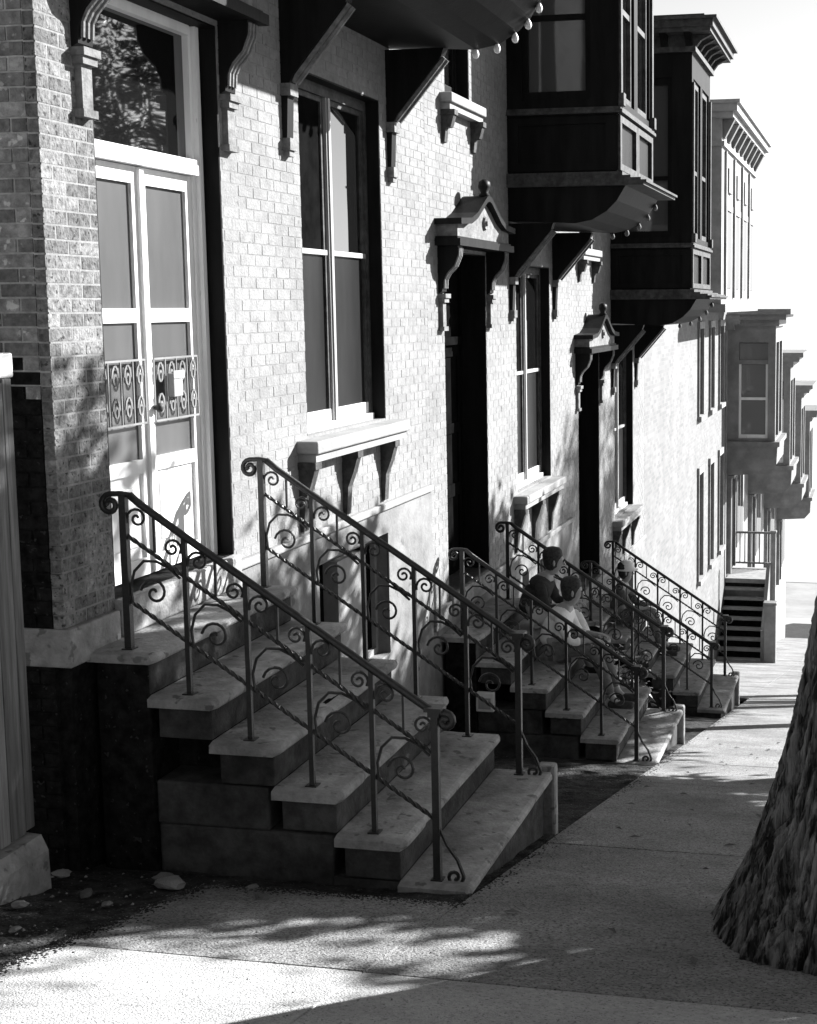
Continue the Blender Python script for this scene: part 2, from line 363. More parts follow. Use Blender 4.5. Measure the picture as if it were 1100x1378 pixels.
def oriel(h, key, dark=True):
    Y0, Y1, X = 2.85, 5.05, 1.22
    dp, tp = 'dark_paint', 'trim_paint'  # front trim lighter than side trim: sun and shade put into the paint
    def body(mb):
        mb.box(-0.008, X-0.02, Y0+0.02, Y1-0.02, 4.16, 4.80)           # apron
        mb.box(-0.008, X, Y0, Y1, 4.80, 4.97)                          # sill band
        mb.box(-0.008, X, Y0, Y1, 7.27, 7.62)                          # frieze
        for (a, b) in ((Y0, Y0+0.16), (Y1-0.16, Y1)):
            mb.box(X-0.30, X, a, b, 4.97, 7.27); mb.box(-0.008, 0.17, a, b, 4.97, 7.27)
        mb.box(X-0.12, X, (Y0+Y1)/2-0.11, (Y0+Y1)/2+0.11, 4.97, 7.27)
        mb.box(-0.008, X-0.25, Y0+0.2, Y1-0.2, 4.97, 7.27)              # room behind the glass
    o = part(('oriel', 'body'), 'oriel', dp, h, body)
    def cove(mb):
        pr = [(-0.008, 3.70), (0.50, 3.68), (0.74, 3.665), (0.93, 3.70), (1.09, 3.79), (1.2, 3.90), (1.28, 4.03), (1.30, 4.06), (-0.008, 4.06)]
        mb.prism(pr, Y0, Y1, 'y')
    part(('oriel', 'cove'), 'coved_underside', dp, o, cove)
    def mould(mb):
        for z0, z1, e in ((4.055, 4.085, 0.28), (4.085, 4.11, 0.31), (4.11, 4.135, 0.25), (4.135, 4.16, 0.14), (4.16, 4.20, 0.05)):
            mb.box(-0.008, X+e, Y0-min(e, 0.06), Y1+min(e, 0.06), z0, z1)
    part(('oriel', 'mould'), 'base_moulding', tp, o, mould)
    def cap(mb):
        mb.box(-0.008, X+0.05, Y0-0.045, Y1+0.045, 4.815, 4.85); mb.box(-0.008, X+0.03, Y0-0.025, Y1+0.025, 4.85, 4.88)
    part(('oriel', 'cap'), 'sill_moulding', tp, o, cap)
    # raised stiles of the apron panels
    def stiles(mb):
        for a, b in ((0.0, 0.12), (X-0.14, X-0.005)):
            mb.box(a, b, Y0-0.004, Y0+0.02, 4.22, 4.79)
        mb.box(0.12, X-0.14, Y0-0.004, Y0+0.02, 4.22, 4.30); mb.box(0.12, X-0.14, Y0-0.004, Y0+0.02, 4.71, 4.79)
    part(('oriel', 'st'), 'apron_panel', dp, o, stiles)
    for k, (a, b) in enumerate(((Y0, Y0+1.1), (Y0+1.1, Y1))):
        def fs(mb, a=a, b=b):
            for p, q in ((a+.01, a+0.10), (b-0.10, b-.01)): mb.box(X-0.02, X+0.022, p, q, 4.22, 4.79)
            mb.box(X-0.02, X+0.022, a+0.10, b-0.10, 4.22, 4.29); mb.box(X-0.02, X+0.022, a+0.10, b-0.10, 4.72, 4.79)
        part(('oriel', 'fst', k), 'apron_panel', tp, o, fs)
        def ff(mb, a=a, b=b):
            a2, b2 = (a+0.16, b-0.11) if k == 0 else (a+0.11, b-0.16)
            mb.box(X-0.1, X-0.03, a2, a2+0.07, 4.97, 7.27); mb.box(X-0.1, X-0.03, b2-0.07, b2, 4.97, 7.27)
            mb.box(X-0.1, X-0.03, a2+0.07, b2-0.07, 4.97, 5.05); mb.box(X-0.1, X-0.03, a2+0.07, b2-0.07, 7.18, 7.27); mb.box(X-0.1, X-0.04, a2+0.07, b2-0.07, 5.92, 5.98)
        part(('oriel', 'ffr', k), 'front_window_frame', tp, o, ff)
        def fg(mb, a=a, b=b):
            a2, b2 = (a+0.16, b-0.11) if k == 0 else (a+0.11, b-0.16)
            mb.box(X-0.08, X-0.07, a2+0.05, b2-0.05, 5.0, 7.22)
        part(('oriel', 'fgl', k), 'pane', 'glass', o, fg)
        # blocks and pilaster strips on the front
        part(('oriel', 'blk', k), 'sill_block', tp, o, lambda mb, a=a, b=b: (mb.box(X+0.002, X+0.06, (a if k == 0 else b-0.13), (a+0.13 if k == 0 else b), 4.89, 5.02), mb.box(X+0.002, X+0.03, (a+.02 if k == 0 else b-0.11), (a+0.11 if k == 0 else b-.02), 5.02, 7.2)))
    def sf(mb):
        mb.box(0.17, 0.23, Y0+0.03, Y0+0.1, 4.97, 7.27); mb.box(X-0.36, X-0.30, Y0+0.03, Y0+0.1, 4.97, 7.27)
        mb.box(0.23, X-0.36, Y0+0.03, Y0+0.1, 4.97, 5.06); mb.box(0.23, X-0.36, Y0+0.03, Y0+0.1, 7.17, 7.27); mb.box(0.23, X-0.36, Y0+0.05, Y0+0.1, 5.80, 5.86)
    part(('oriel', 'sfr'), 'side_window_frame', dp, o, sf)
    part(('oriel', 'sgl'), 'pane', 'glass_grey', o, lambda mb: mb.box(0.2, X-0.33, Y0+0.07, Y0+0.08, 5.0, 7.22))
    def corn(mb):
        for z0, z1, e in ((7.62, 7.70, 0.06), (7.86, 7.92, 0.30), (7.92, 8.02, 0.34), (8.02, 8.06, 0.40)):
            mb.box(-0.3, X+e, Y0-e, Y1+e, z0, z1)
        mb.box(-0.3, X+0.03, Y0-0.03, Y1+0.03, 7.70, 7.86)
        mb.box(-0.3, X+0.2, Y0-0.2, Y1+0.2, 8.06, 8.12)
    c = part(('oriel', 'corn'), 'cornice', 'trim_paint', o, corn)
    for k in range(6):
        yy = Y0-0.02+k*(2.2-0.06)/5
        part(('oriel', 'mod'), 'modillion', tp, o, lambda mb: mb.prism([(0.0, 7.68), (0.04, 7.70), (0.10, 7.78), (0.25, 7.855), (0.0, 7.855)], 0, 0.1, 'y'), (X+0.03, yy, 0))
    for k in range(4):
        part(('oriel', 'mods'), 'modillion', dp, o, lambda mb: mb.prism([(0.0, 7.68), (-0.04, 7.70), (-0.10, 7.78), (-0.25, 7.855), (0.0, 7.855)], 0, 0.1, 'x'), (0.05+k*0.36, Y0-0.03, 0))
    for yy in (2.86, 4.94):
        def br(mb):
            mb.prism([(-0.005, 2.72), (0.035, 2.74), (0.05, 3.08), (0.09, 3.16), (0.47, 3.60), (0.50, 3.675), (-0.005, 3.675)], 0, 0.10, 'y')
        b = part(('oriel', 'brk'), 'bracket', dp, o, br, (0, yy, 0))
    for yy in (2.86, 4.94):
        def edge(mb):
            mb.tube([(0.065, 0.05, 3.12), (0.485, 0.05, 3.605)], 0.03, square=True); mb.tube([(0.10, 0.05, 3.10), (0.515, 0.05, 3.58)], 0.016, square=True)
        part(('oriel', 'brke'), 'bracket_moulding', 'hood_paint', o, edge, (0, yy, 0))
        def foot(mb):
            mb.box(-0.005, 0.06, -0.01, 0.11, 2.66, 2.74); mb.box(-0.005, 0.045, 0.01, 0.09, 2.62, 2.661)
        part(('oriel', 'brkc'), 'bracket_collar', 'hood_paint', o, lambda mb: mb.box(-0.005, 0.075, -0.015, 0.115, 3.02, 3.10), (0, yy, 0))
        part(('oriel', 'brkf'), 'bracket_foot', 'hood_paint', o, foot, (0, yy, 0))
    for yy in (5.03,):
        for (px, pz) in ((0.74, 3.655), (0.92, 3.69), (1.07, 3.765), (1.18, 3.865), (1.27, 3.99)):
            part(('oriel', 'pend', key == 0), 'pendant', 'white_paint' if key == 0 else 'hood_paint', o, lambda mb: mb.lathe([(0.008, 0.02), (0.022, -0.005), (0.03, -0.03), (0.022, -0.055), (0.006, -0.065)], (0, 0, 0), 8), (px, yy, pz), True)  # white on the first oriel: sun glints put into the paint
    return o

def hood(h):
    """bracketed door hood with a peaked panel"""
    Y0, Y1 = 0.26, 2.14; ym = (Y0+Y1)/2
    def panel(mb):
        mb.prism([(Y0+0.05, 3.42), (Y1-0.05, 3.42), (Y1-0.05, 3.56), (ym+0.42, 3.62), (ym+0.18, 3.72), (ym, 3.78), (ym-0.18, 3.72), (ym-0.42, 3.62), (Y0+0.05, 3.56)], -0.005, 0.26, 'x')
    o = part(('hood', 'p'), 'door_hood', 'hood_paint', h, panel)
    def rake(mb):
        top = [(Y0-0.02, 3.58), (ym-0.62, 3.60), (ym-0.42, 3.66), (ym-0.2, 3.77), (ym-0.08, 3.83), (ym, 3.845)]
        pts = top+[(2*ym-a, b) for a, b in reversed(top[:-1])]
        poly = pts+[(a, b-0.055) for a, b in reversed(pts)]
        mb.prism(poly, -0.005, 0.34, 'x')
        mb.box(-0.005, 0.32, Y0-0.02, Y1+0.02, 3.335, 3.40); mb.box(-0.005, 0.28, Y0, Y1, 3.40, 3.42)
    part(('hood', 'r'), 'raking_cornice', 'dark_paint', o, rake)
    def fin(mb):
        mb.lathe([(0.05, 0), (0.08, 0.02), (0.05, 0.05), (0.085, 0.10), (0.075, 0.15), (0.03, 0.175)], (0, 0, 0), 8)
    part(('hood', 'f'), 'finial', 'dark_paint', o, fin, (0.27, ym, 3.825), True)
    part(('hood', 'ros'), 'rosette', 'hood_paint', o, lambda mb: mb.lathe([(0.07, 0), (0.06, 0.03), (0.03, 0.02), (0.02, 0.05)], (0, 0, 0), 10), (0.262, ym, 3.58)).rotation_euler = (0, R(90), 0)
    for yy in (0.32, 1.945):
        def br(mb):
            mb.prism([(-0.005, 2.90), (0.05, 2.92), (0.06, 3.0), (0.10, 3.08), (0.20, 3.16), (0.25, 3.25), (0.26, 3.335), (-0.005, 3.335)], 0, 0.135, 'y')
        b = part(('hood', 'b'), 'bracket', 'dark_paint', o, br, (0, yy, 0))
        def fl(mb):
            for q in (0.012, 0.055, 0.098):
                mb.tube([(0.068, q+0.012, 2.95), (0.075, q+0.012, 3.03), (0.115, q+0.012, 3.085), (0.205, q+0.012, 3.155), (0.258, q+0.012, 3.25), (0.266, q+0.012, 3.32)], 0.014, 5)
            mb.box(-0.005, 0.10, -0.012, 0.147, 2.86, 2.90); mb.box(-0.005, 0.08, 0.0, 0.135, 2.82, 2.86)
            mb.box(-0.005, 0.05, 0.02, 0.115, 2.60, 2.82); mb.box(-0.005, 0.07, 0.0, 0.135, 2.56, 2.60)
        part(('hood', 'fl'), 'bracket_fluting', 'hood_paint', o, fl, (0, yy, 0))
    return o

def bracket_sill(h, key, y0, y1, z, brs, drop, deep=0.16):
    def s(mb): mb.box(-0.12, deep, y0, y1, z-0.11, z-0.02, 0.012); mb.box(-0.01, deep-0.03, y0+0.03, y1-0.03, z-0.17, z-0.112)
    o = part(('sill', key), 'window_sill', 'pale_stone', h, s)
    for k, yy in enumerate(brs):
        def b(mb):
            mb.prism([(-0.005, -drop), (0.03, -drop+0.01), (0.045, -drop*0.55), (0.09, -0.16), (0.12, -0.06), (0.12, 0), (-0.005, 0)], 0, 0.085, 'y')
            mb.box(-0.004, 0.135, -0.012, 0.097, -0.05, -0.001)
        part(('sill', key, 'b'), 'sill_bracket', 'trim_paint', o, b, (0, yy, z-0.171))
    return o

def fancy_door(h):
    """white glazed double door with transom and iron guards (first house)"""
    y0, y1, z0, z1 = DOOR; x = -0.13
    def fr(mb):
        mb.box(x-0.08, x, y0, y0+0.055, z0, z1); mb.box(x-0.08, x, y1-0.11, y1, z0, z1)
        mb.box(x-0.08, x+0.03, y1-0.075, y1-0.03, z0, z1-0.002)
        mb.box(x-0.08, x+0.01, y0+0.055, y1-0.11, z1-0.07, z1); mb.box(x-0.08, x+0.04, y0+0.055, y1-0.11, 2.40, 2.49)
    d = part(('d1', 'f'), 'door', 'white_paint', h, fr)
    part(('d1', 't'), 'transom_pane', 'glass', d, lambda mb: mb.box(x-0.05, x-0.04, y0+0.04, y1-0.09, 2.47, z1-0.05))
    a, b = y0+0.058, y1-0.113; mid = (a+b)/2
    for k, (p, q) in enumerate(((a, mid-0.002), (mid+0.002, b))):
        W = q-p
        def lf(mb):
            xo, xi = -0.015, -0.06
            mb.box(xi, xo, 0, 0.075, z0+0.02, 2.395); mb.box(xi, xo, W-0.075, W, z0+0.02, 2.395)
            mb.box(xi, xo, 0.075, W-0.075, 2.30, 2.395); mb.box(xi, xo, 0.075, W-0.075, 1.52, 1.60)
            mb.box(xi, xo, 0.075, W-0.075, 0.66, 0.74); mb.box(xi, xo, 0.075, W-0.075, z0+0.02, 0.17)
            mb.box(xi, xo-0.02, 0.075, W-0.075, 0.17, 0.66); mb.box(xi, xo-0.008, 0.13, W-0.13, 0.24, 0.59, 0.01)
        leaf = part(('d1', 'leaf'), 'door_leaf', 'white_paint', d, lf, (x, p, 0))
        part(('d1', 'pu'), 'pane', 'screen', d, lambda mb: mb.box(-0.045, -0.036, 0.07, W-0.07, 1.595, 2.305), (x, p, 0))
        part(('d1', 'pl'), 'pane', 'screen', d, lambda mb: mb.box(-0.045, -0.036, 0.07, W-0.07, 0.735, 1.525), (x, p, 0))
        def gr(mb):
            ga, gb, gc, gd = 0.05, W-0.05, 0.95, 1.31
            for zz in (gc, gd): mb.tube([(0, ga, zz), (0, gb, zz)], 0.008, square=True)
            n = 4; w = (gb-ga)/n
            for i in range(n):
                yc = ga+w*(i+0.5)
                mb.tube([(0, ga+w*i, gc), (0, ga+w*i, gd)], 0.006, square=True)
                for s_, st in ((1, 0.0), (-1, math.pi)):
                    for zc in (gc+0.09, gd-0.09):
                        pts = spiral(0, 0, 0.062, 1.4, st, s_, 14, 0.01)
                        mb.tube([(0.004, yc+px*0.62, zc+pz*1.25) for px, _, pz in pts], 0.0055, 5)
            mb.tube([(0, gb, gc), (0, gb, gd)], 0.006, square=True)
        part(('d1', 'gr'), 'door_guard', 'far_paint', d, gr, (x+0.005, p, 0))
        if k: 
            part(('d1', 'mail'), 'letter_box', 'grey_paint', d, lambda mb: (mb.box(0.006, 0.05, 0.20, 0.31, 1.08, 1.22, 0.008), mb.box(0.05, 0.056, 0.19, 0.32, 1.19, 1.235)), (x, p, 0))
            part(('d1', 'knob'), 'door_knob', 'trim_paint', d, lambda mb: mb.lathe([(0.012, 0), (0.012, 0.03), (0.028, 0.045), (0.026, 0.065), (0.01, 0.075)], (0, 0, 0), 10), (x-0.015, p+0.04, 1.03), True).rotation_euler = (0, R(90), 0)
    part(('d1', 'as'), 'astragal', 'white_paint', d, lambda mb: mb.box(x-0.016, x+0.008, mid-0.022, mid+0.022, z0+0.03, 2.39))
    return d
def dark_door(h):
    y0, y1, z0, z1 = DOOR; x = -0.26
    def fr(mb):
        mb.box(x-0.04, x, y0, y0+0.06, z0, z1); mb.box(x-0.04, x, y1-0.06, y1, z0, z1); mb.box(x-0.04, x, y0+0.06, y1-0.06, z1-0.07, z1)
        mb.box(x-0.04, x+0.03, y0+0.06, y1-0.06, 2.40, 2.48)
        mb.box(x-0.06, x-0.03, y0+0.06, y1-0.06, z0, 2.40)
    d = part(('d2', 'f'), 'door', 'black_door', h, fr)
    part(('d2', 't'), 'transom_pane', 'black_door', d, lambda mb: mb.box(x-0.035, x-0.025, y0+0.05, y1-0.05, 2.46, z1-0.05))
    m = (y0+y1)/2
    for a, b in ((y0+0.065, m-0.005), (m+0.005, y1-0.065)):
        W = b-a
        def lf(mb):
            mb.box(x-0.03, x-0.012, 0, 0.08, z0+.01, 2.395); mb.box(x-0.03, x-0.012, W-0.08, W, z0+.01, 2.395)
            for q, r_ in ((z0+.01, 0.25), (0.85, 0.98), (1.5, 1.6), (2.28, 2.395)): mb.box(x-0.03, x-0.012, 0.08, W-0.08, q, r_)
        part(('d2', 'l'), 'door_leaf', 'black_door', d, lf, (0, a, 0))
    return d

def house(i, label):
    z = -DROP*i
    h = empty('row_house', (0, HY0+PER*i, z), label, 'house', 'row of bracketed brick houses')
    ops = [DOOR, WIN, UPW]
    y_end = PER-0.004
    bl = bricks(0.0, y_end, 0.0, TOPZ, ops, 5)
    if i == 0:
        def wl(mb): wall_slab(mb, 0.012, y_end, 0, TOPZ, ops); 
        w = part(('wall', 0), 'wall', 'mortar_pale', h, wl)
        near = [b for b in bl if b[1] <= 0.5 and b[2] < 3.1]
        right = sorted([b for b in bl if b[0] >= 1.9 and b[2] < 3.1 and b[1] < 3.14], key=lambda b: b[0])
        nb = 205-len(near)
        chosen = near+right[:nb]; cs = set(chosen)
        for k, b in enumerate(near): brick_obj(w, b, 'brick_worn', k)
        for k, b in enumerate(right[:nb]): brick_obj(w, b, 'brick_pale', k)
        mb = MB(); brick_stuff(mb, [b for b in bl if b not in cs])
        tag(mb.build('brickwork', 'brick_pale', w, fix=False), kind='stuff')
        # end wall of the row, unpainted brick
        ew = MB().box(-9, -0.0095, 0.009, 0.3, 1.22, TOPZ).build('end_wall', 'mortar_dirty', h)
        MB().box(-9, -0.066, 0.009, 0.3, -1.6, 1.219).build('shade_tint_base', 'soot_brick', ew)  # lower end wall near black: shade of the fence gap put into colour
        eb = bricks(-9.0, -0.064, -1.58, TOPZ, [], 9)
        def key(b): return (b[1] > -0.42 and -0.2 < b[2] < 3.1)
        sel = [b for b in eb if key(b)][:160]; ss = set(sel)
        rr_ = random.Random(77)
        for k, b in enumerate(sel): brick_obj(ew, b, 'soot_brick' if b[2] < 1.15+rr_.uniform(-.05, .3) else 'brick_red', k, 'y')  # lower bricks near black: shade of the fence gap put into colour
        mb = MB(); mt = MB()
        for a, b, za, zb, pr in eb:
            if (a, b, za, zb, pr) in ss: continue
            y = -pr
            (mt if za < 1.2 else mb).add([(a, y, za), (b, y, za), (b, y, zb), (a, y, zb), (a, .03, za), (b, .03, za), (b, .03, zb), (a, .03, zb)],
                   [(0, 1, 2, 3), (4, 0, 3, 7), (1, 5, 6, 2), (3, 2, 6, 7), (4, 5, 1, 0)])
        tag(mb.build('brickwork', 'brick_red', ew, fix=False), kind='stuff'); tag(mt.build('shade_tint_brickwork', 'soot_brick', ew, fix=False), kind='stuff')
    else:
        w = part(('wall', 1), 'wall', 'mortar_pale', h, lambda mb: wall_slab(mb, 0, y_end, 0, TOPZ, ops))
        o = part(('wallb', 1), 'brickwork', 'brick_pale', w, lambda mb: brick_stuff(mb, bl)); tag(o, kind='stuff')
    # foundation with water table
    fops = [BASE]
    part(('found', i == 0), 'foundation', 'foundation', h, lambda mb: wall_slab(mb, 0.0 if i else 0.5, y_end, -2.6, -0.06, fops, -0.3, 0.006))
    if i == 0: MB().box(-0.3, 0.004, 0.03, 0.498, -2.6, -0.2).build('dark_footing', 'soot_brick', h)  # near-black block replaces the pale foundation left of the stoop
    part(('wt',), 'water_table', 'pale_stone', h, lambda mb: (mb.box(-0.29, 0.035, 1.93, y_end, -0.06, -0.002, 0.01),))
    part(('wt2',), 'plinth_stone', 'brownstone', h, lambda mb: mb.box(-0.29, 0.035, -0.006, 0.48, -0.20, -0.002, 0.01))
    part(('thr',), 'threshold', 'brownstone', h, lambda mb: mb.box(-0.29, 0.05, 0.485, 1.925, -0.15, 0.05, 0.012))
    # near-black linings added in the openings, shade of the reveals put into colour
    def lin(mb):
        for (a, b, c, d) in (DOOR, WIN, UPW):
            mb.box(-0.29, -0.004, b-0.012, b-0.002, c+0.002, d-0.002); mb.box(-0.29, -0.004, a+0.002, a+0.012, c+0.002, d-0.002)
            mb.box(-0.29, -0.004, a+0.012, b-0.012, d-0.012, d-0.002)
    part(('lin',), 'shade_lining', 'dark_paint', h, lin)
    fancy_door(h) if i == 0 else dark_door(h)
    sash_window(h, WIN[0]+0.012, WIN[1]-0.012, WIN[2], WIN[3]-0.012, -0.11, 2.02, 'dark_screen')
    bracket_sill(h, 'w', WIN[0]-0.2, WIN[1]+0.16, WIN[2], (2.96, 3.78, 4.62), 0.50)
    sash_window(h, UPW[0]+0.012, UPW[1]-0.012, UPW[2], UPW[3]-0.012, -0.12, 5.7, 'glass', 'dark_paint', 1)
    bracket_sill(h, 'u', UPW[0]-0.16, UPW[1]+0.2, UPW[2], (0.50, 1.45), 0.3, 0.12)
    # basement window: two sashes with a pale mullion
    def bw_(mb):
        a, b, c, d = BASE
        mb.box(-0.16, -0.1, a, a+0.05, c, d); mb.box(-0.16, -0.1, b-0.05, b, c, d); mb.box(-0.16, -0.1, a+.05, b-.05, d-0.06, d); mb.box(-0.16, -0.1, a+.05, b-.05, c, c+0.05)
        mb.box(-0.2, -0.02, a+0.42, a+0.92, c+.05, d-.06)
    bwn = part(('bw',), 'basement_window', 'pale_stone', h, bw_)
    for k, (a, b) in enumerate(((BASE[0]+0.04, BASE[0]+0.43), (BASE[0]+0.91, BASE[1]-0.04))):
        part(('bwp', k), 'pane', 'black_door', bwn, lambda mb, a=a, b=b: mb.box(-0.15, -0.14, a, b, BASE[2]+0.04, BASE[3]-0.05))
    hood(h).scale.x = 0.76; oriel(h, i)
    part(('roof',), 'roof_cornice', 'dark_paint', h, lambda mb: (mb.box(-0.3, 0.1, 0, 2.40, TOPZ, TOPZ+0.1), mb.box(-0.3, 0.3, 0, 2.40, TOPZ+0.1, TOPZ+0.3), mb.box(-9, -0.3, 0, y_end, TOPZ-0.2, TOPZ)))
    part(('body',), 'rear_body', 'brick_red', h, lambda mb: mb.box(-9, -0.35, 0.31, y_end, -2.6, TOPZ-0.21))
    return h
house(0, 'pale brick house with white glazed double door and end wall beside the board fence')
house(1, 'pale brick house with black doorway and a white utility box on its stoop pier')
house(2, 'pale brick house whose dark oriel roof cornice shows against the sky')

# ------------------------------------------------------------------ stoops and iron railings
RISE, RUN = 0.224, 0.332
def worn_tread(mb, W, seed):
    """stone slab with a rounded, chipped nosing and a hollow worn where people step"""
    ny = 40; r = random.Random(seed); prof = [(-0.375, -0.06), (-0.03, -0.06), (-0.008, -0.052), (0.0, -0.040), (0.0, -0.022), (-0.007, -0.007), (-0.024, 0.0), (-0.12, 0.0), (-0.25, 0.0), (-0.375, 0.0)]
    m = len(prof); base = len(mb.v)
    for j in range(ny+1):
        t = j/ny; y = W*t; e = min(t, 1-t)*W; rd = 0.012*max(0, 1-e/0.02)
        sag = 0.010*math.exp(-((t-0.5)/0.22)**2); jig = r.uniform(-0.5, 0.5)*0.0015
        chip = max(0, noise.noise((y*4.0+seed, seed*1.7, 0))-0.28)*0.045
        for (x, z) in prof:
            f = max(0, 1+x/0.3)
            zz = z - (sag*f if z > -0.02 else 0) - (rd if z > -0.03 else -rd*0.4)
            xx = x - (chip+jig if x > -0.02 else 0) - (rd if x > -0.01 else 0)
            if z > -0.02: zz += noise.noise((x*9, y*5, seed))*0.002 - chip*0.5*(x > -0.05)
            mb.v.append((xx, y, zz))
    for j in range(ny):
        for q in range(m):
            a = base+j*m+q; b = base+j*m+(q+1) % m
            mb.f.append((a, b, b+m, a+m))
    mb.f += [tuple(base+q for q in range(m)), tuple(base+ny*m+q for q in range(m-1, -1, -1))]
def stoop(i, dz, label):
    s = empty('stoop', (0, HY0+PER*i, -DROP*i+dz), label, 'stoop', 'stone stoops down the row')
    Y0, Y1 = 0.17, 2.02
    part(('st', 'land', i), 'landing', 'brownstone', s, lambda mb: worn_tread(mb, Y1-Y0, 91+i), (0.385, Y0, -0.155))
    for k in range(1, 6):
        z = -0.155-RISE*k; x1 = 0.385+RUN*k
        part(('st', 'tr', k, i), 'tread', 'brownstone', s, lambda mb: worn_tread(mb, Y1-Y0, k*7+i*31), (x1, Y0, z))
    for k in range(0, 5):
        z = -0.155-RISE*k; x1 = 0.385+RUN*k
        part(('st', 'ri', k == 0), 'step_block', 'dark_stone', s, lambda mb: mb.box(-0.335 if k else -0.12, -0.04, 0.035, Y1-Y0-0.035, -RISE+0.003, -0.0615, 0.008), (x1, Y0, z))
    # brick pier under the landing, sloped cheek stones, base stone
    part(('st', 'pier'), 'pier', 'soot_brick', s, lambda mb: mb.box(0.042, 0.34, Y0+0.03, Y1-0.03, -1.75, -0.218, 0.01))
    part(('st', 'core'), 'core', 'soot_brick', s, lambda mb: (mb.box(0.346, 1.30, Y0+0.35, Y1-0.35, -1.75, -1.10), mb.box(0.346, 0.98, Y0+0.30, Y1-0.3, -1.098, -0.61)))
    part(('st', 'cr'), 'corbel', 'dark_stone', s, lambda mb: mb.prism([(0.93, -0.835), (0.93, -0.612), (0.72, -0.612)], Y0+0.08, Y0+0.28, 'y'))
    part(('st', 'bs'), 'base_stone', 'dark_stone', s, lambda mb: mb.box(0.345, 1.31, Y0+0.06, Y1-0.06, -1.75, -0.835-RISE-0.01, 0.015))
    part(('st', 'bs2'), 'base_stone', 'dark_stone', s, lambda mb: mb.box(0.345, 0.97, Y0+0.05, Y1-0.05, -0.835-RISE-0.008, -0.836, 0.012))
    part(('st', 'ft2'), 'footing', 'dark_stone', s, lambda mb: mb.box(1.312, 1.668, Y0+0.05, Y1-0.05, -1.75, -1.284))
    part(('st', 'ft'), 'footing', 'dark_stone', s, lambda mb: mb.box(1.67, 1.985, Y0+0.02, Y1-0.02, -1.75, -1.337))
    part(('st', 'fb'), 'foot_block', 'brownstone', s, lambda mb: mb.box(1.93, 2.05, Y1+0.004, Y1+0.10, -1.75, -1.25, 0.02))
    return s
def railing(i, dz, near, label, group=None):
    yl = 0.27 if near else 1.92
    r = empty('iron_railing', (0, HY0+PER*i+yl, -DROP*i+dz), label, 'railing', 'wrought iron stoop railings')
    SL = RISE/RUN*0.965
    top = lambda x: 0.655-SL*(x-0.2)
    px = [0.20+0.330*k for k in range(6)]
    def hr(mb):
        a = spiral(0.125, 0.60, 0.055, 1.35, math.pi/2, 1, 20, 0.012)
        mb.tube([(0.30, 0, top(0.30)+0.010), (0.235, 0, 0.652), (0.19, 0, 0.658)]+a, 0.015, 8)
        mb.tube([(0.235, 0, 0.652), (0.30, 0, top(0.30)+0.010)]+[(x, 0, top(x)+0.006) for x in (0.5, 0.9, 1.3, 1.6, 1.80)]+[(1.85, 0, top(1.85)+0.012), (1.90, 0, top(1.85)+0.012)]+spiral(1.905, top(1.85)-0.03, 0.042, 1.2, math.pi/2, -1, 14, 0.01), 0.021, 8)
    part(('rl', 'hr'), 'handrail', 'iron', r, hr, (0, 0, 0), True)
    def twist(mb, off, x0, x1):
        n = 110; mb.tube([(x0+(x1-x0)*k/n, 0, top(x0+(x1-x0)*k/n)-off) for k in range(n+1)], 0.0125, square=True, twist=0.55)
    part(('rl', 'mr'), 'middle_rail', 'iron', r, lambda mb: twist(mb, 0.205, 0.2, 1.84))
    def low(mb):
        twist(mb, 0.545, 0.2, 1.84)
        c = [(1.86, 0, top(1.86)-0.575), (1.90, 0, top(1.9)-0.64), (1.955, 0, top(1.955)-0.68), (1.985, 0, top(1.985)-0.74)]
        mb.tube(c+spiral(1.94, top(1.985)-0.75, 0.045, 1.3, 0, -1, 16, 0.01), 0.010, 6)
    part(('rl', 'lr'), 'lower_rail', 'iron', r, low)
    for k, x in enumerate(px):
        end = k in (0, 5); zt = top(x); zb = -0.155-RISE*k
        h_ = zt-zb
        part(('rl', 'po', k), 'post', 'iron', r, lambda mb: (mb.tube([(0, 0, zb-0.01), (0, 0, zt)], 0.026 if end else 0.0175, square=True), mb.box(-0.03, 0.03, -0.03, 0.03, zb-0.012, zb+0.006)), (x, 0, 0))
    part(('rl', 'cap'), 'post_cap', 'iron', r, lambda mb: (mb.box(-0.045, 0.045, -0.045, 0.045, 0.0, 0.02), mb.box(-0.03, 0.03, -0.03, 0.03, -0.03, 0)), (1.85, 0, top(1.85)+0.022))
    for k in range(5):
        x = px[k]
        def s1(mb):
            mb.tube([(0.016, 0, -0.15)]+spiral(0.072, -0.125, 0.056, 1.45, math.pi, -1, 20, 0.008), 0.0075, 6)
        def s2(mb):
            mb.tube([(0.305, 0, -0.30)]+spiral(0.262, -0.275, 0.05, 1.45, 0, 1, 20, 0.008), 0.0075, 6)
        def s3(mb):
            a = [(0.03+0.0, 0, -0.56), (0.022, 0, -0.48), (0.045, 0, -0.40), (0.10, 0, -0.345), (0.17, 0, -0.345)]
            mb.tube([(0.30, 0, -0.43), (0.235, 0, -0.375)]+a[::-1], 0.008, 6)
            mb.tube(spiral(0.155, -0.51, 0.078, 1.4, math.pi*0.95, -1, 22, 0.008), 0.008, 6)
        def pk(mb): mb.tube([(0.165, 0, -0.12), (0.165, 0, -0.30)], 0.0085, square=True)
        for q, f in enumerate((s1, s2, s3)):
            part(('rl', 's', q), 'scroll', 'iron', r, f, (x, 0, top(x)))
        part(('rl', 'pk'), 'picket', 'iron', r, pk, (x, 0, top(x)))
    return r
DZ = (0.0, -0.12, -0.12)
stoop(0, DZ[0], 'stone stoop leading to the white glazed double door')
stoop(1, DZ[1], 'stone stoop with a small white box on its dark pier')
stoop(2, DZ[2], 'stone stoop next to the flat pale brick house')
railing(0, DZ[0], True, 'scrolled iron railing on the fence side of the white-door stoop')
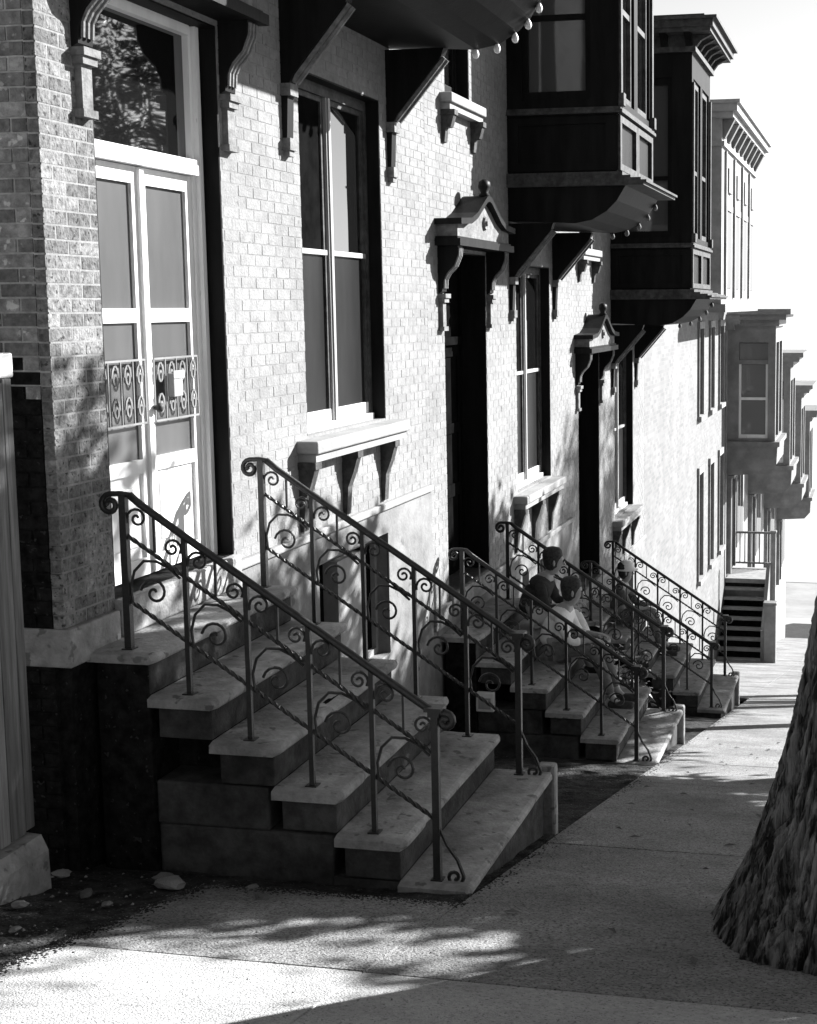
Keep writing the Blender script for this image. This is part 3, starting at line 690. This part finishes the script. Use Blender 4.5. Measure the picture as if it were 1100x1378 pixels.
railing(0, DZ[0], False, 'scrolled iron railing on the downhill side of the white-door stoop')
railing(1, DZ[1], True, 'scrolled iron railing directly above the small white utility box')
railing(1, DZ[1], False, 'scrolled iron railing before the shrub, downhill side of the black-door stoop')
railing(2, DZ[2], True, 'scrolled iron railing between the shrub and the third doorway')
railing(2, DZ[2], False, 'scrolled iron railing against the flat pale brick house wall')

ub = empty('utility_box', (0.44, HY0+PER+0.198, -2.06), 'small white utility box on the dark pier of the second stoop', 'box')
MB().box(-0.085, 0.085, -0.07, 0, -0.09, 0.09, 0.008).build('case', 'white_paint', ub)
MB().box(-0.06, 0.06, -0.078, -0.0702, -0.06, 0.045, 0.003).build('cover', 'grey_paint', ub)

# ------------------------------------------------------------------ board fence on a stone base, left of the end wall
fx = 0.0
fence = empty('board_fence', (fx, 4.2, G(4.2)), 'weathered vertical board fence with a white cap block, on a stone base', 'fence')
fz = lambda z: z-G(4.2)
def fpart(name, m, mb): return mb.build(name, m, fence, (-fx, -4.2, -G(4.2)))
y = 4.0
k = 0
while y < 5.90:
    w_ = min(0.125, 5.95-y); r = random.Random(k*3+1)
    top_ = 1.27+r.uniform(-0.01, 0.01)-0.0*y
    mb = MB(); j = r.uniform(-0.004, 0.004)
    mb.box(fx-0.025+j, fx+0.003+j, y+0.004, y+w_-0.004, G(6)+0.30+r.uniform(-0.01, 0.012), top_, 0.004)
    fpart('board', 'fence_wood', mb); y += w_; k += 1
fpart('fence_rail', 'fence_wood', MB().box(fx-0.09, fx-0.03, 4.0, 5.92, -0.4, -0.31)); fpart('fence_rail', 'fence_wood', MB().box(fx-0.09, fx-0.03, 4.0, 5.92, 0.85, 0.94))
fpart('post', 'fence_wood', MB().box(fx-0.13, fx-0.03, 5.82, 5.92, -1.3, 1.2, 0.008))
fpart('cap_block', 'white_paint', MB().box(fx-0.10, fx+0.05, 5.6, 5.9, 1.285, 1.40, 0.01))
def basest(mb):
    r = random.Random(4)
    mb.prism([(fx-0.12, G(6)-.3), (fx+0.10, G(6)-.3), (fx+0.085, G(6)+0.2), (fx+0.05, G(6)+0.275), (fx-0.12, G(6)+0.285)], 3.6, 5.92, 'y')
mb = MB(); basest(mb); fpart('base_stone', 'brownstone', mb)

# ------------------------------------------------------------------ the flat brick house and the houses farther down
h4 = empty('flat_brick_house', (0, 24.04, -3.54), 'flat fronted pale brick house with narrow tall windows and a white projecting upper bay', 'house')
y4 = 12.9
W4 = [(7.25, 8.0), (9.35, 10.1), (11.35, 12.2)]
ops4 = [(a, b, -1.05, 1.36) for a, b in W4]+[(a, b, 2.68, 4.62) for a, b in W4]
MB4 = MB(); wall_slab(MB4, 0.004, y4, -5.2, 5.16, ops4, -0.3, 0.0); MB4.build('wall', 'far_brick', h4)
MB().box(-9, -0.31, 0.01, y4, -5.2, 8.6).build('rear_body', 'far_brick', h4)
for (a, b, c, d) in ops4:
    mb = MB(); mb.box(-0.12, -0.06, a, a+0.07, c, d); mb.box(-0.12, -0.06, b-0.07, b, c, d); mb.box(-0.12, -0.06, a+.07, b-.07, d-0.08, d); mb.box(-0.12, -0.06, a+.07, b-.07, (c+d)/2-0.03, (c+d)/2+0.03); mb.box(-0.12, -0.06, a+.07, b-.07, c, c+.08)
    w = mb.build('window', 'far_paint', h4)
    MB().box(-0.11, -0.10, a+0.05, b-0.05, c+0.05, d-0.05).build('pane', 'glass', w)
    MB().box(-0.06, 0.10, a-0.08, b+0.08, c-0.11, c-0.004).build('sill', 'pale_stone', w)
    MB().box(-0.05, 0.06, a-0.08, b+0.08, d+0.004, d+0.16).build('lintel', 'pale_stone', w)
    for s_ in (a-0.06, b): MB().box(0.0, 0.05, s_, s_+0.06, c, d).build('shutter', 'far_paint', w)
# pale bay over the street
bay = MB(); bay.box(0.002, 0.75, 5.1, 12.6, 5.17, 8.9); bay.build('upper_bay', 'far_light_paint', h4)
bayo = [o for o in h4.children if o.name.startswith('upper_bay')][0]
for k in range(4):
    a = 5.6+k*1.75
    MB().box(0.751, 0.80, a, a+0.16, 5.3, 8.3).build('pilaster', 'far_light_paint', bayo)
    MB().box(0.7505, 0.765, a+0.45, a+1.3, 5.5, 7.1).build('window', 'screen', bayo)
    MB().box(0.7505, 0.79, a+0.35, a+1.4, 7.12, 7.25).build('lintel', 'far_light_paint', bayo)
    MB().box(0.751, 0.80, a+0.5, a+1.2, 7.5, 8.0).build('frieze_panel', 'far_paint', bayo)
mb = MB()
for z0, z1, e in ((8.35, 8.45, 0.06), (8.9, 9.0, 0.25), (9.0, 9.15, 0.34), (9.15, 9.22, 0.40)): mb.box(0.0, 0.75+e, 5.1-e, 12.6+e, z0, z1)
mb.build('cornice', 'far_light_paint', bayo)
for k in range(9): MB().prism([(0.752, 8.5), (0.80, 8.52), (1.0, 8.89), (0.752, 8.89)], 5.2+k*0.9, 5.38+k*0.9, 'y').build('modillion', 'far_paint', bayo)
MB().box(0.0, 0.85, 5.0, 12.7, 5.0, 5.168).build('bay_base', 'far_paint', bayo)

def far_house(i, label):
    y = 37.2+6.3*i; z = G(y)
    h = empty('oriel_house', (0, y, z), label, 'house', 'grey oriel houses at the foot of the street')
    dz = -G(37.2)
    def Z(a): return a+dz
    part(('fh', 'w'), 'wall', 'far_light_paint', h, lambda mb: mb.box(-9, 0, 0, 6.28, -2.5, 8.8))
    part(('fh', 'rc'), 'roof_cornice', 'far_paint', h, lambda mb: (mb.box(-9, 0.2, 0.01, 6.27, 8.8, 8.95), mb.box(-9, 0.35, 0.01, 6.27, 8.95, 9.2)))
    def bd(mb):
        mb.box(0, 1.27, 0.3, 2.9, Z(-2.0), Z(-1.92)); mb.box(0, 1.27, 0.3, 2.9, Z(0.62), Z(1.05))
        mb.box(0, 0.30, 0.3, 2.9, Z(-1.92), Z(0.62)); mb.box(1.07, 1.27, 0.3, 0.5, Z(-1.92), Z(0.62)); mb.box(1.07, 1.27, 2.7, 2.9, Z(-1.92), Z(0.62)); mb.box(1.1, 1.27, 1.5, 1.7, Z(-1.92), Z(0.62))
        mb.box(0.3, 1.07, 0.34, 0.45, Z(0.05), Z(0.16)); mb.box(0.3, 1.0, 0.6, 2.7, Z(-1.92), Z(0.62))
    o = part(('fh', 'o'), 'oriel', 'far_paint', h, bd)
    part(('fh', 'oc'), 'cornice', 'far_paint', o, lambda mb: (mb.box(0, 1.36, 0.21, 3.0, Z(1.05), Z(1.22)), mb.box(0, 1.55, 0.05, 3.15, Z(1.22), Z(1.36)), mb.box(0, 1.67, -0.02, 3.25, Z(1.36), Z(1.50))))
    part(('fh', 'ob'), 'apron', 'far_paint', o, lambda mb: (mb.box(0, 1.40, 0.2, 3.0, Z(-2.13), Z(-2.0)), mb.prism([(0, Z(-2.13)), (1.34, Z(-2.13)), (1.32, Z(-2.6)), (1.1, Z(-2.85)), (0, Z(-2.92))], 0.25, 2.95, 'y')))
    part(('fh', 'os'), 'window_frame', 'white_paint', o, lambda mb: (mb.box(0.3, 0.36, 0.36, 0.44, Z(-1.92), Z(0.05)), mb.box(1.01, 1.07, 0.36, 0.44, Z(-1.92), Z(0.05)), mb.box(0.36, 1.01, 0.36, 0.44, Z(-1.92), Z(-1.82)), mb.box(0.36, 1.01, 0.36, 0.44, Z(-0.9), Z(-0.83))))
    part(('fh', 'og'), 'pane', 'glass_grey', o, lambda mb: mb.box(0.32, 1.05, 0.42, 0.43, Z(-1.9), Z(0.04)))
    part(('fh', 'ot'), 'pane', 'glass_grey', o, lambda mb: mb.box(0.30, 1.07, 0.42, 0.43, Z(0.16), Z(0.6)))
    part(('fh', 'of'), 'pane', 'glass', o, lambda mb: mb.box(1.15, 1.16, 0.5, 2.7, Z(-1.9), Z(0.6)))
    d = part(('fh', 'd'), 'door', 'far_paint', h, lambda mb: (mb.box(0.002, 0.12, 0.3, 0.45, Z(-5.6), Z(-3.0)), mb.box(0.002, 0.12, 1.5, 1.65, Z(-5.6), Z(-3.0)), mb.box(0.002, 0.2, 0.25, 1.7, Z(-3.0), Z(-2.93))))
    part(('fh', 'dl'), 'door_leaf', 'dark_paint', d, lambda mb: mb.box(0.002, 0.06, 0.45, 1.5, Z(-5.6), Z(-3.0)))
    w = part(('fh', 'lw'), 'window', 'far_paint', h, lambda mb: mb.box(0.002, 0.1, 2.2, 3.9, Z(-5.2), Z(-3.0)))
    part(('fh', 'lwp'), 'pane', 'glass', w, lambda mb: (mb.box(0.09, 0.105, 2.3, 3.0, Z(-5.1), Z(-3.1)), mb.box(0.09, 0.105, 3.1, 3.8, Z(-5.1), Z(-3.1))))
    if i: return h
    # stoop that turns along the front and comes down towards the uphill side
    s = empty('side_stoop', (0, y, z), 'side stoop with dark risers and grey newels beside the flat brick house', 'stoop')
    part(('ss', 'l'), 'landing', 'pale_stone', s, lambda mb: mb.box(0.01, 1.12, 0.0, 1.7, Z(-5.9), Z(-5.66), 0.01))
    part(('ss', 'lb'), 'landing_base', 'far_light_paint', s, lambda mb: mb.box(0.01, 1.10, 0.02, 1.7, Z(-9.0), Z(-5.902)))
    for k in range(8):
        part(('ss', 't', k), 'tread', 'pale_stone', s, lambda mb: mb.box(0.0, 1.12, -0.245*(k+1)-0.03, -0.245*k, Z(-5.66-0.215*(k+1)-0.05), Z(-5.66-0.215*(k+1))))
        part(('ss', 'r', k), 'riser', 'soot_brick', s, lambda mb: mb.box(0.01, 1.11, -0.245*k-0.0, -0.245*k+0.25, Z(-9), Z(-5.66-0.215*(k+1)-0.051)) if k else mb.box(0.01, 1.11, -0.02, -0.001, Z(-5.87), Z(-5.78)))
    part(('ss', 'c'), 'cheek_wall', 'far_paint', s, lambda mb: mb.prism([(-2.0, Z(-9)), (0.0, Z(-9)), (0.0, Z(-5.2)), (-0.25, Z(-5.2)), (-1.95, Z(-6.6)), (-2.0, Z(-6.6))], 1.125, 1.22, 'x'))
    for yy, zt, wd in ((-2.05, -5.9, 0.3), (-0.05, -4.4, 0.13)):
        part(('ss', 'n', yy), 'newel_post', 'far_paint' if yy < -1 else 'far_light_paint', s, lambda mb: (mb.box(1.22, 1.22+wd, yy-wd/2, yy+wd/2, Z(-9), Z(zt), 0.015), mb.box(1.20, 1.24+wd, yy-wd/2-.02, yy+wd/2+.02, Z(zt)+0.002, Z(zt)+0.07, 0.015)))
    part(('ss', 'rl'), 'landing_rail', 'far_paint', s, lambda mb: (mb.box(0.02, 1.12, 1.62, 1.67, Z(-4.70), Z(-4.64)), mb.box(0.02, 1.12, 1.62, 1.67, Z(-5.55), Z(-5.5))))
    for k in range(8):
        part(('ss', 'bal'), 'baluster', 'far_paint', s, lambda mb: mb.box(-0.015, 0.015, 1.63, 1.66, Z(-5.5), Z(-4.7)), (0.1+k*0.135, 0, 0))
    return h
far_house(0, 'grey painted house with big oriel, side steps rising beside the flat brick house')
for n_, w_ in enumerate(('first', 'second', 'third')):
    far_house(n_+1, '%s grey oriel house beyond the one with the side steps' % w_)

# ------------------------------------------------------------------ trees
def trunk_mesh(R0, flare, H, seed, nth=360, fine=True):
    """furrowed trunk, plates of bark split by deep cracks, flaring into roots on the sloping ground"""
    zs = []; z = -0.35
    while z < H:
        zs.append(z); z += 0.013 if (fine and z < 2.0) else 0.12
    off = seed*13.7; mb = MB(); n = len(zs)
    for z in zs:
        t = max(0.0, z); fl = flare*math.exp(-max(z, -0.2)/0.95)
        for j in range(nth):
            a = 2*math.pi*j/nth; c, s_ = math.cos(a), math.sin(a)
            roots = noise.noise((c*1.9+off, s_*1.9, 0.3))
            r = R0*(1-0.04*t)+fl*(1+0.45*roots*math.exp(-t/0.5))
            if fine:
                w = noise.noise((c*3+off, s_*3, z*1.5))*0.5
                n1 = noise.noise((c*8.5+w+off, s_*8.5+w, z*0.85)); n2 = noise.noise((c*17+off, s_*17-w, z*1.9+5)); n4 = noise.noise((c*9+off, s_*9, z*7.0+w*3))
                c1 = max(0, 1-abs(n1)/0.15); c2 = max(0, 1-abs(n2)/0.13); c4 = max(0, 1-abs(n4)/0.06)
                n3 = noise.noise((c*30, s_*30+off, z*20))
                r -= (c1**0.8)*0.085 + (c2**0.9)*0.030 + c4*0.016 - n3*0.010 - noise.noise((c*5+off, s_*5, z*2.2))*0.02
            mb.v.append((c*r+0.006*t*t, s_*r, z))
    for i in range(n-1):
        for j in range(nth):
            mb.f.append((i*nth+j, i*nth+(j+1) % nth, (i+1)*nth+(j+1) % nth, (i+1)*nth+j))
    return mb
def crown_mesh(c, rad, n, seed, size=0.11):
    r = random.Random(seed); mb = MB(); cl = []
    for _ in range(int(n/55)):
        while True:
            p = Vector((r.uniform(-1, 1), r.uniform(-1, 1), r.uniform(-1, 1)))
            if 0.25 < p.length < 1: break
        cl.append(p)
    for _ in range(n):
        p = r.choice(cl); q = Vector((p.x*rad[0]+r.gauss(0, 0.28), p.y*rad[1]+r.gauss(0, 0.28), p.z*rad[2]+r.gauss(0, 0.2)))+Vector(c)
        u = Vector((r.gauss(0, 1), r.gauss(0, 1), r.gauss(0, 0.6))).normalized(); v = u.cross(Vector((r.gauss(0, .5), r.gauss(0, .5), 1))).normalized()
        s_ = size*r.uniform(0.6, 1.3); k = len(mb.v)
        w = u.cross(v)*s_*0.25
        mb.v += [tuple(q-u*s_), tuple(q+v*s_*0.55+w), tuple(q+u*s_), tuple(q-v*s_*0.55+w)]; mb.f.append((k, k+1, k+2, k+3))
    return mb, cl
def tree(loc, R0, flare, H, cc, rad, n, seed, label, fine=False, extra=()):
    t = empty('street_tree', loc, label, 'tree', 'street trees along the kerb')
    trunk_mesh(R0, flare, H, seed, 720 if fine else 40, fine).build('trunk', 'bark', t, smooth=not fine, fix=False)
    mb, cl = crown_mesh(cc, rad, n, seed)
    r = random.Random(seed+5)
    for p in cl[:16]:
        e = Vector((p.x*rad[0], p.y*rad[1], p.z*rad[2]))*0.85+Vector(cc); b = Vector((0.006*H*H, 0, H-r.uniform(0.1, 1.2)))
        m_ = b.lerp(e, 0.5)+Vector((r.uniform(-.3, .3), r.uniform(-.3, .3), 0.25))
        MB().tube([b, b.lerp(m_, 0.5), m_, m_.lerp(e, 0.5), e], R0*0.42, 6, taper=0.12).build('limb', 'bark', t, smooth=True)
    for q, (c2, r2, n2) in enumerate(extra):
        m2, _ = crown_mesh(c2, r2, n2, seed+50+q); mb.add(m2.v, m2.f)
        b = Vector((0.006*H*H, 0, H-0.3)); e = Vector(c2)
        MB().tube([b, b.lerp(e, 0.3)+Vector((0, 0, 0.3)), b.lerp(e, 0.7)+Vector((0, 0, 0.2)), e], R0*0.35, 6, taper=0.2).build('limb', 'bark', t, smooth=True)
    mb.build('crown', 'leaf', t, fix=False)
    return t
tree((4.13, 6.15, G(6.15)), 0.31, 0.58, 5.2, (0.2, -0.8, 7.4), (3.2, 3.0, 2.0), 7000, 3, 'old tree with deeply furrowed bark standing at the kerb by the pavement', True)
tree((5.7, 14.2, G(14.2)), 0.28, 0.2, 4.4, (1.7, 0.5, 5.4), (2.8, 2.85, 1.7), 21000, 8, 'leafy kerb tree shading the stoop of the white-door house', False, (((0.4, -2.2, 7.15), (1.2, 1.1, 1.0), 3500),))

tree((5.9, 10.8, G(10.8)), 0.2, 0.15, 3.6, (3.1, 0.2, 4.95), (0.9, 1.0, 1.0), 1000, 12, 'smaller unseen kerb tree added to shade the old trunk')  # unseen, added so its crown breaks up the old trunk's shadow
tree((5.6, 20.0, G(20.0)), 0.22, 0.15, 4.6, (1.3, 0.1, 6.7), (1.6, 1.6, 1.0), 8500, 14, 'kerb tree shading the stoop with the white utility box')
tree((5.6, 26.0, G(26.0)), 0.22, 0.15, 4.6, (1.3, 0.1, 6.7), (1.5, 1.6, 1.0), 7500, 15, 'kerb tree shading the stoop next to the flat brick house')
tree((13.6, 33.0, G(33.0)), 0.3, 0.2, 8, (0.0, 0.5, 13.9), (2.2, 3.4, 2.3), 7000, 16, 'tall tree on the far side of the street, opposite the flat house')
# small shrub between the second and third stoop, and one with a white bloom
def shrub(loc, rad, n, seed, m, label, bloom=None):
    s = empty('shrub', loc, label, 'shrub', None)
    mb, cl = crown_mesh((0, 0, rad[2]), rad, n, seed, 0.05)
    mb.build('foliage', m, s, fix=False)
    for k, p in enumerate(cl[:7]):
        MB().tube([(0, 0, -0.02), (p.x*rad[0]*0.4, p.y*rad[1]*0.4, rad[2]*0.7), (p.x*rad[0]*0.8, p.y*rad[1]*0.8, rad[2]*(1+p.z*0.8))], 0.008, 5, taper=0.4).build('stem', 'bark', s)
    if bloom:
        b = MB(); r = random.Random(2)
        for _ in range(160):
            d = Vector((r.gauss(0, 1), r.gauss(0, 1), r.gauss(0, 1))).normalized()*0.13; q = Vector(bloom)+d
            b.lathe([(0.0, -0.012), (0.028, 0.0), (0.02, 0.016)], q, 5)
        b.build('bloom', 'white_paint', s)
crown_dummy = None
shrub((0.75, 15.4, G(15.4)), (0.42, 0.55, 0.42), 1100, 21, 'leaf_pale', 'small leafy shrub growing between the second and third stoops')
shrub((0.55, 16.9, G(16.9)), (0.35, 0.4, 0.36), 700, 23, 'leaf_pale', 'low bush close to the third stoop, by the basement window')
# a person sitting on the third stoop, knees drawn up, in grey clothes and a white hat
mat('skin', 0.25, 0.32, 8, 0.6, 0.3); mat('cloth_grey', 0.10, 0.15, 30, 0.9, 0.1); mat('cloth_dark', 0.035, 0.055, 30, 0.9, 0.1); mat('hair_fair', 0.015, 0.05, 40, 0.7, 0.2); mat('hat_white', 0.7, 0.78, 30, 0.9, 0.1)
def skin_obj(name, pts, edges, m, parent, sub=2):
    me = bpy.data.meshes.new(name); me.from_pydata([p[:3] for p in pts], edges, []); me.materials.append(MATS[m])
    o = link(name, me, parent); sk = o.modifiers.new('skin', 'SKIN'); sk.use_smooth_shade = True
    for d, p in zip(me.skin_vertices[0].data, pts): d.radius = (p[3], p[3])
    me.skin_vertices[0].data[0].use_root = True
    sb = o.modifiers.new('sub', 'SUBSURF'); sb.levels = sub; sb.render_levels = sub
    return o
def person(loc, label, lean=0.0, top='cloth_grey', legs_m='cloth_grey', hat=True):
    p = empty('person', loc, label, 'person')
    P = [(0, 0, 0.10, 0.13), (0.0, 0, 0.24, 0.125), (0.03, 0, 0.40, 0.14), (0.07, 0, 0.50, 0.10), (0.09, 0, 0.57, 0.05), (0.12, 0, 0.63, 0.075), (0.125, 0, 0.73, 0.085), (0.115, 0, 0.80, 0.05)]
    E_ = [(0, 1), (1, 2), (2, 3), (3, 4), (4, 5), (5, 6), (6, 7)]
    def chain(pts, root):
        k = root
        for q in pts: P.append(q); E_.append((k, len(P)-1)); k = len(P)-1
        return k
    arms = []; legs = []
    for s_ in (-1, 1):
        a = chain([(0.06, s_*0.17, 0.47, 0.055), (0.15, s_*0.21, 0.32, 0.045), (0.22, s_*0.22, 0.22, 0.04), (0.33, s_*0.17, 0.22, 0.034), (0.42, s_*0.13, 0.225, 0.026)], 3)
        w = chain([(0.47, s_*0.12, 0.225, 0.027)], a)
        for q, (dy, ln) in enumerate(((-0.026, 0.055), (-0.009, 0.065), (0.009, 0.062), (0.026, 0.05))):
            chain([(0.50, s_*0.12+dy, 0.222, 0.009), (0.50+ln*0.7, s_*0.12+dy*1.1, 0.205, 0.008), (0.50+ln, s_*0.12+dy*1.1, 0.18, 0.007)], w)
        chain([(0.46, s_*0.12-s_*0.04, 0.215, 0.010), (0.49, s_*0.12-s_*0.055, 0.20, 0.008)], w)
        chain([(0.10, s_*0.09, 0.10, 0.085), (0.30, s_*0.12, 0.13, 0.072), (0.44, s_*0.13, 0.14, 0.06), (0.55, s_*0.13, -0.08, 0.055), (0.64, s_*0.13, -0.34, 0.04), (0.70, s_*0.135, -0.40, 0.036), (0.80, s_*0.14, -0.415, 0.03)], 0)
    def ln(q): return (q[0]+lean*max(0, q[2]-0.15), q[1], q[2]-0.25*lean*max(0, q[2]-0.2), q[3])
    nleg = lambda q: q[0] > 0.09 and abs(q[1]) > 0.08 and q[2] < 0.16
    P = [q if nleg(q) else ln(q) for q in P]
    skin_obj('body', P, E_, 'skin', p)
    S_ = [(x, y, z, r+0.016) for x, y, z, r in P[:4]]+[(P[4][0], P[4][1], P[4][2]-0.005, 0.066)]; SE = [(0, 1), (1, 2), (2, 3), (3, 4)]
    T_ = [(x, y, z, r+0.016) for x, y, z, r in P[:1]]; TE = []
    for s_ in (-1, 1):
        k = 3
        for q in ((0.06, s_*0.17, 0.47, 0.068), (0.15, s_*0.21, 0.32, 0.058), (0.22, s_*0.22, 0.22, 0.052), (0.33, s_*0.17, 0.22, 0.045)):
            q = ln(q); S_.append(q); SE.append((k, len(S_)-1)); k = len(S_)-1
        k = 0
        for q in ((0.10, s_*0.09, 0.10, 0.098), (0.30, s_*0.12, 0.13, 0.084), (0.44, s_*0.13, 0.14, 0.073), (0.55, s_*0.13, -0.08, 0.066), (0.63, s_*0.13, -0.32, 0.055)):
            T_.append(q); TE.append((k, len(T_)-1)); k = len(T_)-1
        MB().box(0.60, 0.86, s_*0.135-0.045, s_*0.135+0.045, -0.445, -0.37, 0.03).build('shoe', 'cloth_dark', p, smooth=True)
    hx = lean*0.55; hz = -0.25*lean*0.5
    for s_ in (-1, 1):
        MB().lathe([(0.004, -0.012), (0.009, 0), (0.004, 0.012)], (0.207, s_*0.032, 0.715), 6).build('eye', 'cloth_dark', p, (hx, 0, hz))
        MB().lathe([(0.008, -0.03), (0.016, 0), (0.008, 0.03)], (0.12, s_*0.088, 0.70), 6).build('ear', 'skin', p, (hx, 0, hz))
    MB().prism([(0.20, 0.715), (0.225, 0.675), (0.20, 0.668)], -0.013, 0.013, 'y').build('nose', 'skin', p, (hx, 0, hz))
    MB().box(0.185, 0.202, -0.022, 0.022, 0.640, 0.648).build('mouth', 'cloth_dark', p, (hx, 0, hz))
    skin_obj('shirt', S_, SE, top, p); skin_obj('trousers', T_, TE, legs_m, p)
    if hat: MB().lathe([(0.155, 0.735), (0.16, 0.745), (0.108, 0.755), (0.104, 0.80), (0.09, 0.85), (0.05, 0.872), (0.01, 0.876)], (0.12, 0, 0), 18).build('hat', 'hat_white', p, (hx, 0, hz), smooth=True)
    MB().lathe([(0.055, 0.61), (0.088, 0.66), (0.102, 0.72), (0.108, 0.77), (0.1, 0.815), (0.07, 0.845), (0.02, 0.858)], (0.085, 0, 0), 14).build('hair', 'cloth_dark' if hat else 'hair_fair', p, (hx, 0, hz), smooth=True)
    return p
person((0.42, 19.3, -2.36-0.12-0.155-RISE+0.03), 'person in grey clothes and white hat sitting on the third stoop')
SZ = -DROP-0.12-0.155
person((0.50, HY0+PER+1.62, SZ-RISE+0.03), 'person in dark shirt and pale trousers sitting on the second stoop', 0.30, 'cloth_dark', 'hat_white', False)
person((0.83, HY0+PER+1.18, SZ-RISE*2+0.03), 'person in white shirt and grey trousers sitting on the second stoop', 0.22, 'hat_white', 'cloth_grey', False)

# ------------------------------------------------------------------ litter and gravel
def stone_me(seed, m='pebble'):
    r = random.Random(seed); bm = bmesh.new(); bmesh.ops.create_icosphere(bm, subdivisions=2, radius=1)
    for v in bm.verts: v.co = Vector((v.co.x*1.4, v.co.y, v.co.z*0.45))*(1+0.5*noise.noise(v.co*1.3+Vector((seed*3, 0, 0))))
    me = bpy.data.meshes.new('stone'); bm.to_mesh(me); bm.free(); me.materials.append(MATS[m]); return me
stones = [stone_me(k) for k in range(3)]
for k, (x, y, s_) in enumerate(((0.0, 6.15, .035), (0.50, 6.25, .04), (0.62, 6.1, .06), (1.0, 6.2, .025), (0.35, 5.8, .03), (0.2, 5.5, .028), (0.55, 5.65, .022), (0.15, 5.2, .025), (0.45, 5.1, .02), (1.15, 6.0, .03))):
    o = link('loose_stone', stones[k % 3], None, (x, y, G(y)+s_*0.3), (0, 0, k*1.3), (s_, s_, s_))
    tag(o, 'pale loose stone lying on the dark earth before the stoop', 'stone', 'loose stones by the first stoop')
mb = MB(); r = random.Random(31)
for _ in range(2600):
    x = r.uniform(-0.1, 4.4); y = r.uniform(3.6, 12.5)
    if x > 0.75 and r.random() < 0.85: continue
    if 6.4 < y < 8.35 and x < 2.05: continue
    s_ = r.uniform(0.002, 0.011 if x < 0.75 else 0.006); z = G(y)+ (0.006 if (x > 2.06 or (x > .73 and y < 6.2)) else -0.004)
    a = r.uniform(0, 6); c, d = math.cos(a)*s_, math.sin(a)*s_
    mb.add([(x+c, y+d, z), (x-d, y+c, z), (x-c*1.3, y-d*1.3, z), (x+d, y-c, z), (x, y, z+s_*0.9)], [(0, 1, 4), (1, 2, 4), (2, 3, 4), (3, 0, 4)])
tag(mb.build('gravel', 'pebble', fix=False), 'scattered grit on the pavement and earth', 'gravel', kind='stuff')
leaf_mb = MB()
for k in range(26):
    x = r.uniform(2.2, 3.3); y = r.uniform(5.5, 15); a = r.uniform(0, 6); s_ = r.uniform(0.02, 0.045); c, d = math.cos(a)*s_, math.sin(a)*s_; z = G(y)+0.012
    leaf_mb.add([(x+c, y+d, z), (x-d*.5, y+c*.5, z+0.008), (x-c, y-d, z+0.003), (x+d*.5, y-c*.5, z+0.008)], [(0, 1, 2, 3)])
tag(leaf_mb.build('fallen_leaves', 'leaf', fix=False), 'few dark fallen leaves on the pavement', 'leaves', kind='stuff')

# soil crumbs strewn over the pavement's inner edges
mb = MB(); r = random.Random(41)
for _ in range(5200):
    if r.random() < 0.45: x = 0.73+abs(r.gauss(0, 0.05))-0.02; y = r.uniform(3.8, 6.25)
    elif r.random() < 0.5: x = r.uniform(0.75, 2.1); y = 6.25-abs(r.gauss(0, 0.06))
    else: x = 2.06+abs(r.gauss(0, 0.045)); y = r.uniform(6.2, 19)
    s_ = r.uniform(0.002, 0.009); z = G(y)+0.004; a = r.uniform(0, 6); c, d = math.cos(a)*s_, math.sin(a)*s_
    mb.add([(x+c, y+d, z), (x-d, y+c, z), (x-c*1.3, y-d*1.3, z), (x+d, y-c, z), (x, y, z+s_*0.5)], [(0, 1, 4), (1, 2, 4), (2, 3, 4), (3, 0, 4)])
tag(mb.build('soil_crumbs', 'dirt', fix=False), 'dark soil crumbs along the inner edge of the pavement', 'soil', kind='stuff')
